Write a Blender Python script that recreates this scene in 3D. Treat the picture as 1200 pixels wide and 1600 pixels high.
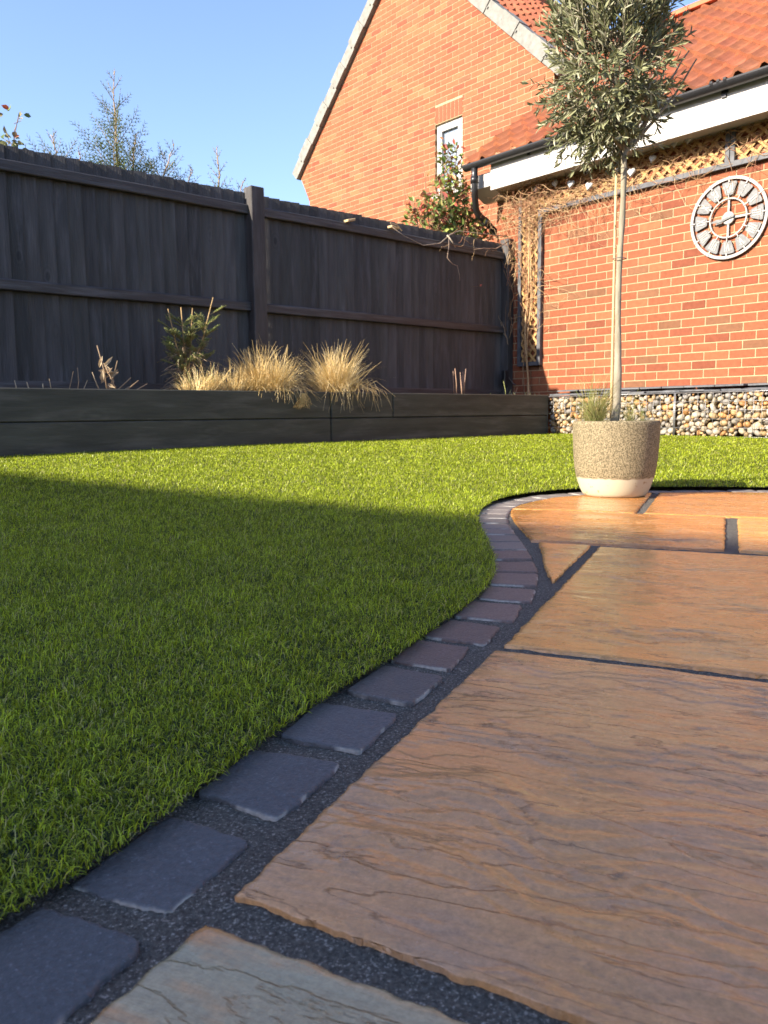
import bpy, math, random
import numpy as np
from mathutils import Vector, Matrix, Euler

random.seed(11)
RNG = np.random.default_rng(11)
rad = math.radians
scene = bpy.context.scene
for o in list(bpy.data.objects):
    bpy.data.objects.remove(o)

# ------------------------------------------------------------------ camera
F_PX, PITCH, ROLL, AZ = 1249.35, 0.121856, -0.0102036, 0.856855
CAM_H = 0.31
cp, sp = math.cos(PITCH), math.sin(PITCH)
fw = Vector((0, cp, -sp)); up0 = Vector((0, sp, cp)); rt0 = Vector((1, 0, 0))
rt = rt0 * math.cos(ROLL) + up0 * math.sin(ROLL)
up = -rt0 * math.sin(ROLL) + up0 * math.cos(ROLL)
cam_data = bpy.data.cameras.new("camera")
cam = bpy.data.objects.new("camera", cam_data)
scene.collection.objects.link(cam)
cam.matrix_world = Matrix(((rt.x, up.x, -fw.x, 0), (rt.y, up.y, -fw.y, 0), (rt.z, up.z, -fw.z, CAM_H), (0, 0, 0, 1)))
cam_data.sensor_fit = 'VERTICAL'; cam_data.sensor_height = 36.0
cam_data.lens = F_PX / 1600 * 36
cam_data.clip_start = 0.02; cam_data.clip_end = 1000
cam_data.dof.use_dof = True
cam_data.dof.focus_distance = 1.25
cam_data.dof.aperture_fstop = 18.0
scene.camera = cam
scene.render.resolution_x = 768; scene.render.resolution_y = 1024

# ------------------------------------------------------------------ light
SUN_EL, SUN_AZ = 26.5, 240.0           # azimuth clockwise from +Y, where the sun stands
world = bpy.data.worlds.new("World"); scene.world = world; world.use_nodes = True
wn = world.node_tree.nodes; wl = world.node_tree.links
bg = wn.get('Background') or wn.new('ShaderNodeBackground')
sky = wn.new('ShaderNodeTexSky'); sky.sky_type = 'NISHITA'; sky.sun_disc = False
sky.sun_elevation = rad(SUN_EL); sky.sun_rotation = rad(SUN_AZ)
sky.air_density = 1.0; sky.dust_density = 0.9; sky.ozone_density = 3.6
tint = wn.new('ShaderNodeMix'); tint.data_type = 'RGBA'; tint.blend_type = 'MULTIPLY'; tint.inputs[0].default_value = 1.0
wl.new(sky.outputs[0], tint.inputs[6]); tint.inputs[7].default_value = (1.04, .94, .96, 1); wl.new(tint.outputs[2], bg.inputs[0]); bg.inputs[1].default_value = 0.134
sund = bpy.data.lights.new("sun", 'SUN'); sund.energy = 5.0; sund.angle = rad(0.55); sund.color = (1.0, 0.89, 0.74)
sun = bpy.data.objects.new("sun", sund); scene.collection.objects.link(sun)
sdir = Vector((math.sin(rad(SUN_AZ)) * math.cos(rad(SUN_EL)), math.cos(rad(SUN_AZ)) * math.cos(rad(SUN_EL)), math.sin(rad(SUN_EL))))
sun.rotation_euler = (-sdir).to_track_quat('-Z', 'Y').to_euler()
sun.location = sdir * 20
scene.view_settings.view_transform = 'Standard'; scene.view_settings.look = 'None'
scene.view_settings.exposure = 1.5; scene.view_settings.gamma = 1.0

# ------------------------------------------------------------------ frames of the place
WD = Vector((math.cos(AZ), -math.sin(AZ), 0))      # along the brick wall, towards the near right
FD = Vector((math.sin(AZ), math.cos(AZ), 0))       # along the fence, away from the camera
NW = -FD                                           # out of the brick wall
P0 = Vector((2.73, 7.24, 0))
A0 = Vector((1.397, 8.779, 0))
B0 = Vector((1.637, 7.967, 0))
G0 = Vector((1.17, 11.25, 0))
UP = Vector((0, 0, 1))
def Wp(s, off, z): return P0 + WD * s + NW * off + UP * z
def Fp(s, off, z): return A0 + FD * s + WD * off + UP * z
def Bp(s, off, z): return B0 + FD * s + WD * off + UP * z
def Gp(s, off, z): return G0 + WD * s + NW * off + UP * z

# ------------------------------------------------------------------ mesh helpers
class MB:
    def __init__(s): s.v = []; s.f = []; s.c = []; s.col = (1, 1, 1)
    def add(s, vs, fs, col=None):
        b = len(s.v); s.v.extend([tuple(v) for v in vs])
        for f in fs: s.f.append(tuple(b + i for i in f)); s.c.append(col or s.col)
    def obox(s, o, ax, ay, az, x0, x1, y0, y1, z0, z1, col=None, ch=0.0):
        """box in a frame; ch = chamfer of the long edges"""
        P = lambda x, y, z: o + ax * x + ay * y + az * z
        if ch <= 0:
            vs = [P(x, y, z) for z in (z0, z1) for y in (y0, y1) for x in (x0, x1)]
            s.add(vs, [(0, 2, 3, 1), (4, 5, 7, 6), (0, 1, 5, 4), (2, 6, 7, 3), (0, 4, 6, 2), (1, 3, 7, 5)], col); return
        ring = lambda z, c: [P(x0 + c, y0, z), P(x1 - c, y0, z), P(x1, y0 + c, z), P(x1, y1 - c, z), P(x1 - c, y1, z), P(x0 + c, y1, z), P(x0, y1 - c, z), P(x0, y0 + c, z)]
        def inner(z, c):
            return [P(x0 + c, y0 + c, z), P(x1 - c, y0 + c, z), P(x1 - c, y0 + c, z), P(x1 - c, y1 - c, z), P(x1 - c, y1 - c, z), P(x0 + c, y1 - c, z), P(x0 + c, y1 - c, z), P(x0 + c, y0 + c, z)]
        e = 1e-5
        def inn(z):
            c = ch; return [P(x0 + c + e, y0 + c, z), P(x1 - c - e, y0 + c, z), P(x1 - c, y0 + c + e, z), P(x1 - c, y1 - c - e, z), P(x1 - c - e, y1 - c, z), P(x0 + c + e, y1 - c, z), P(x0 + c, y1 - c - e, z), P(x0 + c, y0 + c + e, z)]
        vs = inn(z0) + ring(z0 + ch, ch) + ring(z1 - ch, ch) + inn(z1)
        fs = [tuple(range(7, -1, -1)), tuple(range(24, 32))]
        for k in range(3):
            for i in range(8):
                j = (i + 1) % 8; fs.append((k * 8 + i, k * 8 + j, (k + 1) * 8 + j, (k + 1) * 8 + i))
        s.add(vs, fs, col)
    def tube(s, pts, rs, n=6, col=None, cap=True):
        pts = [Vector(p) for p in pts]
        if not hasattr(rs, '__len__'): rs = [rs] * len(pts)
        vs = []; prev = None
        for i, p in enumerate(pts):
            t = (pts[min(i + 1, len(pts) - 1)] - pts[max(i - 1, 0)])
            if t.length < 1e-9: t = Vector((0, 0, 1))
            t.normalize()
            if prev is None:
                a = Vector((0, 0, 1)) if abs(t.z) < .9 else Vector((1, 0, 0)); u_ = t.cross(a).normalized()
            else:
                u_ = (prev - t * prev.dot(t))
                u_ = u_.normalized() if u_.length > 1e-6 else t.orthogonal().normalized()
            prev = u_; v_ = t.cross(u_)
            for k in range(n):
                a = 2 * math.pi * k / n; vs.append(p + (u_ * math.cos(a) + v_ * math.sin(a)) * rs[i])
        fs = []
        for i in range(len(pts) - 1):
            for k in range(n):
                k2 = (k + 1) % n; fs.append((i * n + k, i * n + k2, (i + 1) * n + k2, (i + 1) * n + k))
        if cap: fs.append(tuple(range(n - 1, -1, -1))); fs.append(tuple(range((len(pts) - 1) * n, len(pts) * n)))
        s.add(vs, fs, col)
    def lathe(s, o, prof, n=48, col=None, ax=None, ay=None, az=None):
        ax = ax or Vector((1, 0, 0)); ay = ay or Vector((0, 1, 0)); az = az or UP
        vs = [o + (ax * math.cos(2 * math.pi * k / n) + ay * math.sin(2 * math.pi * k / n)) * r + az * z for r, z in prof for k in range(n)]
        fs = [(i * n + k, i * n + (k + 1) % n, (i + 1) * n + (k + 1) % n, (i + 1) * n + k) for i in range(len(prof) - 1) for k in range(n)]
        s.add(vs, fs, col)
    def prism(s, poly, depth, col=None):
        """poly: list of Vectors (planar), depth: Vector"""
        n = len(poly); vs = list(poly) + [p + depth for p in poly]
        fs = [tuple(range(n - 1, -1, -1)), tuple(range(n, 2 * n))] + [(i, (i + 1) % n, n + (i + 1) % n, n + i) for i in range(n)]
        s.add(vs, fs, col)
    def leaf(s, p, d, nrm, L, Wd, fold=.15, bend=.1, col=None):
        d = d.normalized(); sd = d.cross(nrm)
        if sd.length < 1e-5: sd = d.orthogonal()
        sd.normalize(); nn = sd.cross(d)
        def st(t, wv, b): c = p + d * (L * t) - nn * (b * L * bend); return [c + sd * wv * Wd + nn * fold * Wd, c, c - sd * wv * Wd + nn * fold * Wd]
        a = st(.3, .42, .1); b = st(.65, .46, .45)
        vs = [p] + a + b + [p + d * L - nn * bend * L]
        s.add(vs, [(0, 2, 1), (0, 3, 2), (1, 2, 5, 4), (2, 3, 6, 5), (4, 5, 7), (5, 6, 7)], col)

def offset_of(parent):
    v = Vector((0, 0, 0))
    while parent: v += parent.location; parent = parent.parent
    return v
def finish_mesh(name, verts, faces, cols, mat, parent, smooth, origin=None):
    off = offset_of(parent) if parent else (origin or Vector((0, 0, 0)))
    me = bpy.data.meshes.new(name)
    va = np.array([tuple(v) for v in verts], dtype=np.float64) - np.array(off)
    me.from_pydata(va.tolist(), [], faces)
    if cols is not None:
        at = me.color_attributes.new('col', 'FLOAT_COLOR', 'CORNER')
        cnt = [len(f) for f in faces]
        c = np.array([tuple(c) for c in cols], dtype=np.float32); c = np.concatenate([c, np.ones((len(c), 1), np.float32)], 1)
        at.data.foreach_set('color', np.repeat(c, cnt, axis=0).ravel())
    if smooth: me.polygons.foreach_set('use_smooth', [True] * len(me.polygons))
    me.materials.append(mat); me.update()
    o = bpy.data.objects.new(name, me); scene.collection.objects.link(o)
    if parent: o.parent = parent
    else: o.location = off
    return o
def obj(name, mb, mat, parent=None, smooth=False, origin=None):
    return finish_mesh(name, mb.v, mb.f, mb.c, mat, parent, smooth, origin)
def tag(o, label=None, cat=None, group=None, kind=None):
    if label: o['label'] = label
    if cat: o['category'] = cat
    if group: o['group'] = group
    if kind: o['kind'] = kind
    return o
def thing(name, label, cat, loc, group=None):
    o = bpy.data.objects.new(name, None); scene.collection.objects.link(o); o.location = loc
    o.empty_display_size = .1
    return tag(o, label, cat, group)
def nmesh(name, V, Q, col, mat, parent=None, smooth=True, cname='col', origin=None):
    """numpy mesh of quads; V (n,3), Q (m,4), col (n,3) per vertex"""
    off = np.array(offset_of(parent) if parent else (origin or Vector((0, 0, 0))))
    me = bpy.data.meshes.new(name); V = V - off
    me.vertices.add(len(V)); me.vertices.foreach_set('co', V.astype(np.float32).ravel())
    me.loops.add(Q.size); me.loops.foreach_set('vertex_index', Q.astype(np.int32).ravel())
    me.polygons.add(len(Q)); me.polygons.foreach_set('loop_start', np.arange(0, Q.size, 4, dtype=np.int32))
    try: me.polygons.foreach_set('loop_total', np.full(len(Q), 4, dtype=np.int32))
    except Exception: pass
    if smooth: me.polygons.foreach_set('use_smooth', np.ones(len(Q), dtype=bool))
    me.update(calc_edges=True); me.validate()
    if col is not None:
        at = me.color_attributes.new(cname, 'FLOAT_COLOR', 'POINT')
        at.data.foreach_set('color', np.concatenate([col, np.ones((len(col), 1))], 1).astype(np.float32).ravel())
    me.materials.append(mat)
    o = bpy.data.objects.new(name, me); scene.collection.objects.link(o)
    if parent: o.parent = parent
    else: o.location = tuple(off)
    return o

# ------------------------------------------------------------------ numpy noise
_perm = np.random.default_rng(5).permutation(4096).astype(np.int64)
def _h(ix, iy, seed): return _perm[(_perm[(ix + seed * 131) & 4095] + iy) & 4095] / 4096.0 * 2 * np.pi
def pn(x, y, seed=0):
    x = np.asarray(x, float); y = np.asarray(y, float)
    ix = np.floor(x).astype(np.int64); iy = np.floor(y).astype(np.int64); fx = x - ix; fy = y - iy
    u_ = fx * fx * fx * (fx * (fx * 6 - 15) + 10); v_ = fy * fy * fy * (fy * (fy * 6 - 15) + 10)
    def gr(i, j):
        a = _h(ix + i, iy + j, seed); return np.cos(a) * (fx - i) + np.sin(a) * (fy - j)
    return ((gr(0, 0) * (1 - u_) + gr(1, 0) * u_) * (1 - v_) + (gr(0, 1) * (1 - u_) + gr(1, 1) * u_) * v_) * 1.5
def fbm(x, y, seed=0, o=4, g=.5):
    r = 0; a = 1
    for k in range(o): r = r + a * pn(x * 2 ** k, y * 2 ** k, seed + k * 7); a *= g
    return r
def sst(a, b, x): t = np.clip((x - a) / (b - a), 0, 1); return t * t * (3 - 2 * t)

# ------------------------------------------------------------------ materials
def mat(name, col=(.5, .5, .5), rough=.8, attr=False, var=.15, vs=12, detail=5, bump=.3, bs=60, bd=.003, stretch=(1, 1, 1),
        spec=.4, trans=None, col2=None, c2s=6, c2r=(.45, .6), metal=0, axis=None, coat=0, knots=None):
    m = bpy.data.materials.new(name); m.use_nodes = True; nt = m.node_tree; N = nt.nodes; L = nt.links
    b = N['Principled BSDF']; b.inputs['Roughness'].default_value = rough
    b.inputs['Specular IOR Level'].default_value = spec; b.inputs['Metallic'].default_value = metal
    if coat: b.inputs['Coat Weight'].default_value = coat; b.inputs['Coat Roughness'].default_value = .2
    tc = N.new('ShaderNodeTexCoord'); mp = N.new('ShaderNodeMapping')
    if axis is not None:            # rotate so that x runs along the wall
        mp0 = N.new('ShaderNodeMapping'); mp0.inputs['Rotation'].default_value = (0, 0, axis)
        L.new(tc.outputs['Object'], mp0.inputs[0]); L.new(mp0.outputs[0], mp.inputs[0])
    else: L.new(tc.outputs['Object'], mp.inputs[0])
    mp.inputs['Scale'].default_value = stretch
    if attr:
        a = N.new('ShaderNodeAttribute'); a.attribute_name = 'col'; src = a.outputs['Color']
    else:
        a = N.new('ShaderNodeRGB'); a.outputs[0].default_value = (*col, 1); src = a.outputs[0]
    if col2:
        n2 = N.new('ShaderNodeTexNoise'); n2.inputs['Scale'].default_value = c2s; n2.inputs['Detail'].default_value = 6
        n2.inputs['Roughness'].default_value = .65
        L.new(mp.outputs[0], n2.inputs[0]); mr = N.new('ShaderNodeMapRange')
        mr.inputs[1].default_value = c2r[0]; mr.inputs[2].default_value = c2r[1]; L.new(n2.outputs[0], mr.inputs[0])
        mx = N.new('ShaderNodeMix'); mx.data_type = 'RGBA'; L.new(mr.outputs[0], mx.inputs[0]); L.new(src, mx.inputs[6])
        mx.inputs[7].default_value = (*col2, 1); src = mx.outputs[2]
    n1 = N.new('ShaderNodeTexNoise'); n1.inputs['Scale'].default_value = vs; n1.inputs['Detail'].default_value = detail
    L.new(mp.outputs[0], n1.inputs[0]); r1 = N.new('ShaderNodeMapRange')
    r1.inputs[1].default_value = .3; r1.inputs[2].default_value = .7; r1.inputs[3].default_value = 1 - var; r1.inputs[4].default_value = 1 + var
    L.new(n1.outputs[0], r1.inputs[0])
    mu = N.new('ShaderNodeVectorMath'); mu.operation = 'SCALE'; L.new(src, mu.inputs[0]); L.new(r1.outputs[0], mu.inputs['Scale'])
    L.new(mu.outputs[0], b.inputs['Base Color'])
    if knots:
        mk = N.new('ShaderNodeMapping'); mk.inputs['Scale'].default_value = knots; L.new((mp0 if axis is not None else tc).outputs[0 if axis is not None else 'Object'], mk.inputs[0])
        vk = N.new('ShaderNodeTexVoronoi'); vk.inputs['Scale'].default_value = 1.0; L.new(mk.outputs[0], vk.inputs[0])
        rk = N.new('ShaderNodeMapRange'); rk.inputs[1].default_value = .03; rk.inputs[2].default_value = .07; rk.inputs[3].default_value = .45; rk.inputs[4].default_value = 1; L.new(vk.outputs['Distance'], rk.inputs[0])
        wk = N.new('ShaderNodeMath'); wk.operation = 'MULTIPLY'; wk.inputs[1].default_value = 80; L.new(vk.outputs['Distance'], wk.inputs[0])
        sk = N.new('ShaderNodeMath'); sk.operation = 'SINE'; L.new(wk.outputs[0], sk.inputs[0])
        fk = N.new('ShaderNodeMapRange'); fk.inputs[1].default_value = .06; fk.inputs[2].default_value = .24; fk.inputs[3].default_value = .16; fk.inputs[4].default_value = 0; L.new(vk.outputs['Distance'], fk.inputs[0])
        mm = N.new('ShaderNodeMath'); mm.operation = 'MULTIPLY'; L.new(sk.outputs[0], mm.inputs[0]); L.new(fk.outputs[0], mm.inputs[1])
        aa = N.new('ShaderNodeMath'); aa.operation = 'ADD'; L.new(mm.outputs[0], aa.inputs[0]); L.new(rk.outputs[0], aa.inputs[1])
        mku = N.new('ShaderNodeVectorMath'); mku.operation = 'SCALE'; L.new(mu.outputs[0], mku.inputs[0]); L.new(aa.outputs[0], mku.inputs['Scale']); L.new(mku.outputs[0], b.inputs['Base Color'])
    if bump:
        n3 = N.new('ShaderNodeTexNoise'); n3.inputs['Scale'].default_value = bs; n3.inputs['Detail'].default_value = 6
        L.new(mp.outputs[0], n3.inputs[0]); bp = N.new('ShaderNodeBump'); bp.inputs['Strength'].default_value = bump; bp.inputs['Distance'].default_value = bd
        L.new(n3.outputs[0], bp.inputs['Height']); L.new(bp.outputs[0], b.inputs['Normal'])
    if trans:
        tr = N.new('ShaderNodeBsdfTranslucent'); L.new(mu.outputs[0], tr.inputs[0])
        ms = N.new('ShaderNodeMixShader'); ms.inputs[0].default_value = trans
        L.new(b.outputs[0], ms.inputs[1]); L.new(tr.outputs[0], ms.inputs[2]); L.new(ms.outputs[0], N['Material Output'].inputs[0])
    return m

M = {}
M['brick'] = mat('brick', attr=True, rough=.85, var=.12, vs=30, bump=.5, bs=110, bd=.002, spec=.25)
M['mortar'] = mat('mortar', (.385, .285, .17), rough=.95, var=.12, vs=20, bump=.5, bs=160, bd=.002, spec=.1)
M['fence'] = mat('fence_paint', (.055, .050, .047), rough=.62, var=.32, vs=3, detail=8, bump=.6, bs=16, bd=.004, stretch=(7, 7, .8), col2=(.085, .084, .086), c2s=2.2, c2r=(.5, .75), spec=.35, axis=AZ - math.pi / 2)
M['fence_board'] = mat('fence_board_paint', attr=True, rough=.6, var=.30, vs=3, detail=8, bump=.8, bs=14, bd=.005, stretch=(7, 7, .8), col2=(.085, .080, .082), c2s=2.4, c2r=(.52, .72), spec=.4, axis=AZ - math.pi / 2, knots=(4.5, 4.5, 2.2))
M['fence_rail'] = mat('fence_rail_paint', (.052, .049, .048), rough=.55, var=.3, vs=4, detail=8, bump=.7, bs=14, bd=.005, stretch=(.7, 7, 9), col2=(.09, .09, .094), c2s=2, c2r=(.5, .75), spec=.4, axis=AZ - math.pi / 2)
M['sleeper'] = mat('sleeper_paint', (.058, .057, .044), rough=.6, var=.3, vs=3, detail=8, bump=.5, bs=12, bd=.004, stretch=(.8, 5, 6), col2=(.090, .084, .068), c2s=2.2, c2r=(.5, .62), spec=.35, axis=AZ - math.pi / 2, knots=(1.6, 3.4, 3.4))
M['soil'] = mat('soil', (.05, .035, .022), rough=.95, var=.4, vs=20, bump=1, bs=30, bd=.03)
M['ground'] = mat('ground', (.06, .075, .03), rough=1, var=.4, vs=2, bump=.5, bs=5, bd=.05)
M['grass'] = mat('turf_blades', attr=True, rough=.38, var=.1, vs=3, bump=0, spec=.45, trans=.48)
M['thatch'] = mat('turf_backing', (.010, .018, .005), rough=.95, var=.4, vs=60, bump=.6, bs=200, bd=.004)
M['jointing'] = mat('jointing_sand', (.085, .080, .068), rough=.8, var=.5, vs=300, detail=3, bump=1, bs=380, bd=.006, col2=(.34, .32, .28), c2s=420, c2r=(.54, .66), spec=.35)
M['sett'] = mat('granite_sett', attr=True, rough=.55, var=.2, vs=200, detail=4, bump=.8, bs=300, bd=.0022, spec=.45, col2=(.19, .19, .21), c2s=380, c2r=(.58, .72))
M['white'] = mat('white_paint', (.45, .435, .40), rough=.4, var=.04, bump=.05, bs=20)
M['whitemetal'] = mat('white_metal', (.32, .31, .285), rough=.45, var=.10, vs=25, bump=.15, bs=60, col2=(.4, .375, .33), c2s=40, c2r=(.62, .72))
M['zinc'] = mat('galvanised_plate', (.125, .13, .13), rough=.5, var=.2, vs=35, bump=.15, bs=60, col2=(.17, .175, .17), c2s=60, c2r=(.5, .62))
M['black'] = mat('black_plastic', (.02, .02, .022), rough=.32, var=.15, bump=.1, bs=30, spec=.5)
M['darkwood'] = mat('dark_frame', (.085, .088, .095), rough=.6, var=.3, vs=14, bump=.4, bs=30)
M['lattice'] = mat('lattice_wood', (.44, .27, .095), rough=.7, var=.25, vs=18, bump=.4, bs=60, col2=(.38, .22, .09), c2s=12)
M['vine'] = mat('dry_vine_bark', attr=True, rough=.85, var=.25, vs=40, bump=.3, bs=80)
M['bark'] = mat('olive_bark', (.27, .24, .18), rough=.85, var=.25, vs=30, bump=.8, bs=60, bd=.004, stretch=(1, 1, .3), col2=(.21, .19, .13), c2s=20)
M['leaf'] = mat('leaf', attr=True, rough=.5, var=.12, vs=10, bump=0, spec=.4, trans=.15)
M['tile'] = mat('clay_tile', attr=True, rough=.8, var=.18, vs=9, bump=.4, bs=60, bd=.003, col2=(.22, .08, .045), c2s=7, c2r=(.6, .8))
M['verge'] = mat('verge_concrete', (.20, .197, .175), rough=.9, var=.2, vs=14, bump=.4, bs=60)
M['glass'] = mat('window_glass', (.22, .27, .33), rough=.06, var=.05, bump=0, spec=.8)
M['cane'] = mat('bamboo_cane', (.52, .38, .20), rough=.5, var=.12, vs=20, bump=.1)
M['straw'] = mat('straw', attr=True, rough=.7, var=.12, vs=10, bump=0, trans=.25)
M['pebble'] = mat('pebble', attr=True, rough=.6, var=.18, vs=22, bump=.25, bs=60, bd=.002)
M['wire'] = mat('galvanised_wire', (.30, .30, .30), rough=.4, var=.2, bump=0, metal=.6)
M['slate'] = mat('slate', (.10, .105, .115), rough=.6, var=.3, vs=15, bump=.6, bs=30, bd=.004)
M['heart'] = mat('white_heart', (.46, .455, .44), rough=.7, var=.1, bump=.3, bs=80, col2=(.3, .3, .3), c2s=60, c2r=(.54, .6))
M['ink'] = mat('dark_print', (.02, .02, .02), rough=.7, bump=0)

def pot_material():
    m = mat('glazed_pot', (.26, .245, .165), rough=.75, var=.15, vs=14, bump=0)
    nt = m.node_tree; N = nt.nodes; L = nt.links; b = N['Principled BSDF']
    tc = N.new('ShaderNodeTexCoord'); sx = N.new('ShaderNodeSeparateXYZ'); L.new(tc.outputs['Object'], sx.inputs[0])
    v = N.new('ShaderNodeTexVoronoi'); v.inputs['Scale'].default_value = 120; v.feature = 'SMOOTH_F1'; L.new(tc.outputs['Object'], v.inputs[0])
    n1 = N.new('ShaderNodeTexNoise'); n1.inputs['Scale'].default_value = 260; n1.inputs['Detail'].default_value = 5; L.new(tc.outputs['Object'], n1.inputs[0])
    r = N.new('ShaderNodeMapRange'); r.inputs[1].default_value = .44; r.inputs[2].default_value = .56; L.new(n1.outputs[0], r.inputs[0])
    mx = N.new('ShaderNodeMix'); mx.data_type = 'RGBA'; L.new(r.outputs[0], mx.inputs[0])
    mx.inputs[6].default_value = (.10, .080, .042, 1); mx.inputs[7].default_value = (.30, .245, .145, 1)
    # lower unglazed band with spots
    n2 = N.new('ShaderNodeTexNoise'); n2.inputs['Scale'].default_value = 40; n2.inputs['Detail'].default_value = 5; L.new(tc.outputs['Object'], n2.inputs[0])
    ad = N.new('ShaderNodeMath'); ad.operation = 'MULTIPLY_ADD'; ad.inputs[1].default_value = .018; L.new(n2.outputs[0], ad.inputs[0]); L.new(sx.outputs[2], ad.inputs[2])
    r2 = N.new('ShaderNodeMapRange'); r2.inputs[1].default_value = .078; r2.inputs[2].default_value = .083; L.new(ad.outputs[0], r2.inputs[0])
    r3 = N.new('ShaderNodeMapRange'); r3.inputs[1].default_value = .62; r3.inputs[2].default_value = .68; L.new(n2.outputs[0], r3.inputs[0])
    cr = N.new('ShaderNodeMix'); cr.data_type = 'RGBA'; L.new(r3.outputs[0], cr.inputs[0]); cr.inputs[6].default_value = (.46, .41, .295, 1); cr.inputs[7].default_value = (.30, .22, .12, 1)
    mz = N.new('ShaderNodeMix'); mz.data_type = 'RGBA'; L.new(r2.outputs[0], mz.inputs[0]); L.new(cr.outputs[2], mz.inputs[6]); L.new(mx.outputs[2], mz.inputs[7])
    L.new(mz.outputs[2], b.inputs['Base Color'])
    bp = N.new('ShaderNodeBump'); bp.inputs['Distance'].default_value = .004; bp.inputs['Strength'].default_value = .7
    hm = N.new('ShaderNodeMath'); hm.operation = 'MULTIPLY'; L.new(n1.outputs[0], hm.inputs[0]); L.new(r2.outputs[0], hm.inputs[1])
    L.new(hm.outputs[0], bp.inputs['Height']); L.new(bp.outputs[0], b.inputs['Normal'])
    return m
M['pot'] = pot_material()

def slab_material(name, c1, c2, c3, rough=.24, seed=0, vein_shade=(.15, .095, .065)):
    m = bpy.data.materials.new(name); m.use_nodes = True; nt = m.node_tree; N = nt.nodes; L = nt.links; b = N['Principled BSDF']
    tc = N.new('ShaderNodeTexCoord'); mp = N.new('ShaderNodeMapping'); L.new(tc.outputs['Object'], mp.inputs[0])
    mp.inputs['Rotation'].default_value = (0, 0, rad(24.5)); mp.inputs['Location'].default_value = (seed * 3.1, seed * 1.7, 0)
    mp2 = N.new('ShaderNodeMapping'); mp2.inputs['Scale'].default_value = (1.0, 3.2, 1); L.new(mp.outputs[0], mp2.inputs[0])
    def noise(src, sc, det=6, ro=.55):
        n = N.new('ShaderNodeTexNoise'); n.inputs['Scale'].default_value = sc; n.inputs['Detail'].default_value = det; n.inputs['Roughness'].default_value = ro; L.new(src, n.inputs[0]); return n.outputs[0]
    def rng(src, a, b_, c=0, d=1):
        r = N.new('ShaderNodeMapRange'); L.new(src, r.inputs[0])
        for i, x in enumerate((a, b_, c, d)): r.inputs[1 + i].default_value = x
        return r.outputs[0]
    def mix(f, a, b_):
        x = N.new('ShaderNodeMix'); x.data_type = 'RGBA'; L.new(f, x.inputs[0])
        for k, s_ in ((6, a), (7, b_)):
            if isinstance(s_, tuple): x.inputs[k].default_value = (*s_, 1)
            else: L.new(s_, x.inputs[k])
        return x.outputs[2]
    k = mix(rng(noise(mp2.outputs[0], 3.2), .38, .62), c1, c2)
    k = mix(rng(noise(mp2.outputs[0], 5.5, 7, .6), .52, .68), k, c3)
    mp4 = N.new('ShaderNodeMapping'); mp4.inputs['Scale'].default_value = (1, 5.5, 1); L.new(mp.outputs[0], mp4.inputs[0])
    def terr(scale, mul, str2, dist, lo=.88):
        m5 = N.new('ShaderNodeMapping'); m5.inputs['Scale'].default_value = (1, str2, 1); m5.inputs['Location'].default_value = (scale, mul, 0); L.new(mp.outputs[0], m5.inputs[0])
        n = N.new('ShaderNodeTexNoise'); n.inputs['Scale'].default_value = scale; n.inputs['Detail'].default_value = 8; n.inputs['Roughness'].default_value = .56; n.inputs['Distortion'].default_value = dist; L.new(m5.outputs[0], n.inputs[0])
        q = N.new('ShaderNodeMath'); q.operation = 'MULTIPLY'; q.inputs[1].default_value = mul; L.new(n.outputs[0], q.inputs[0])
        fl = N.new('ShaderNodeMath'); fl.operation = 'FLOOR'; L.new(q.outputs[0], fl.inputs[0]); fr = N.new('ShaderNodeMath'); fr.operation = 'FRACT'; L.new(q.outputs[0], fr.inputs[0])
        ss = N.new('ShaderNodeMapRange'); ss.interpolation_type = 'SMOOTHSTEP'; ss.inputs[1].default_value = lo; ss.inputs[2].default_value = 1.0; L.new(fr.outputs[0], ss.inputs[0])
        ad = N.new('ShaderNodeMath'); ad.operation = 'ADD'; L.new(fl.outputs[0], ad.inputs[0]); L.new(ss.outputs[0], ad.inputs[1])
        dk = rng(fr.outputs[0], lo - .05, lo + .04); dk2 = rng(fr.outputs[0], .965, .995, 1, 0)
        mm = N.new('ShaderNodeMath'); mm.operation = 'MULTIPLY'; L.new(dk, mm.inputs[0]); L.new(dk2, mm.inputs[1])
        return ad.outputs[0], mm.outputs[0]
    t1, l1 = terr(2.1, 10.0, 4.6, .22); t2, l2 = terr(4.5, 9.0, 9.0, .1, .84)
    msk1 = rng(noise(mp.outputs[0], 4.5, 3), .42, .6); msk2 = rng(noise(mp2.outputs[0], 3.1, 3), .46, .6)
    def mul_(a_, b_, k_=None):
        x = N.new('ShaderNodeMath'); x.operation = 'MULTIPLY'; L.new(a_, x.inputs[0])
        if k_ is None: L.new(b_, x.inputs[1])
        else: x.inputs[1].default_value = k_
        return x.outputs[0]
    lines = mul_(l1, msk1); lines2 = mul_(mul_(l2, msk2), None, .5)
    k = mix(mul_(lines, None, .30), k, vein_shade); k = mix(mul_(lines2, None, .25), k, vein_shade)  # shadow side of the riven ridges painted in as dark vein-coloured lines
    at = N.new('ShaderNodeAttribute'); at.attribute_name = 'col'; sp_ = N.new('ShaderNodeSeparateColor'); L.new(at.outputs['Color'], sp_.inputs[0])
    k = mix(mul_(sp_.outputs[0], None, .4), k, vein_shade)
    str_ = noise(mp4.outputs[0], 16, 9, .68)
    fine = rng(noise(mp.outputs[0], 210, 4, .75), .3, .7, .78, 1.2)
    mu = N.new('ShaderNodeVectorMath'); mu.operation = 'SCALE'; L.new(k, mu.inputs[0]); L.new(fine, mu.inputs['Scale'])
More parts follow.
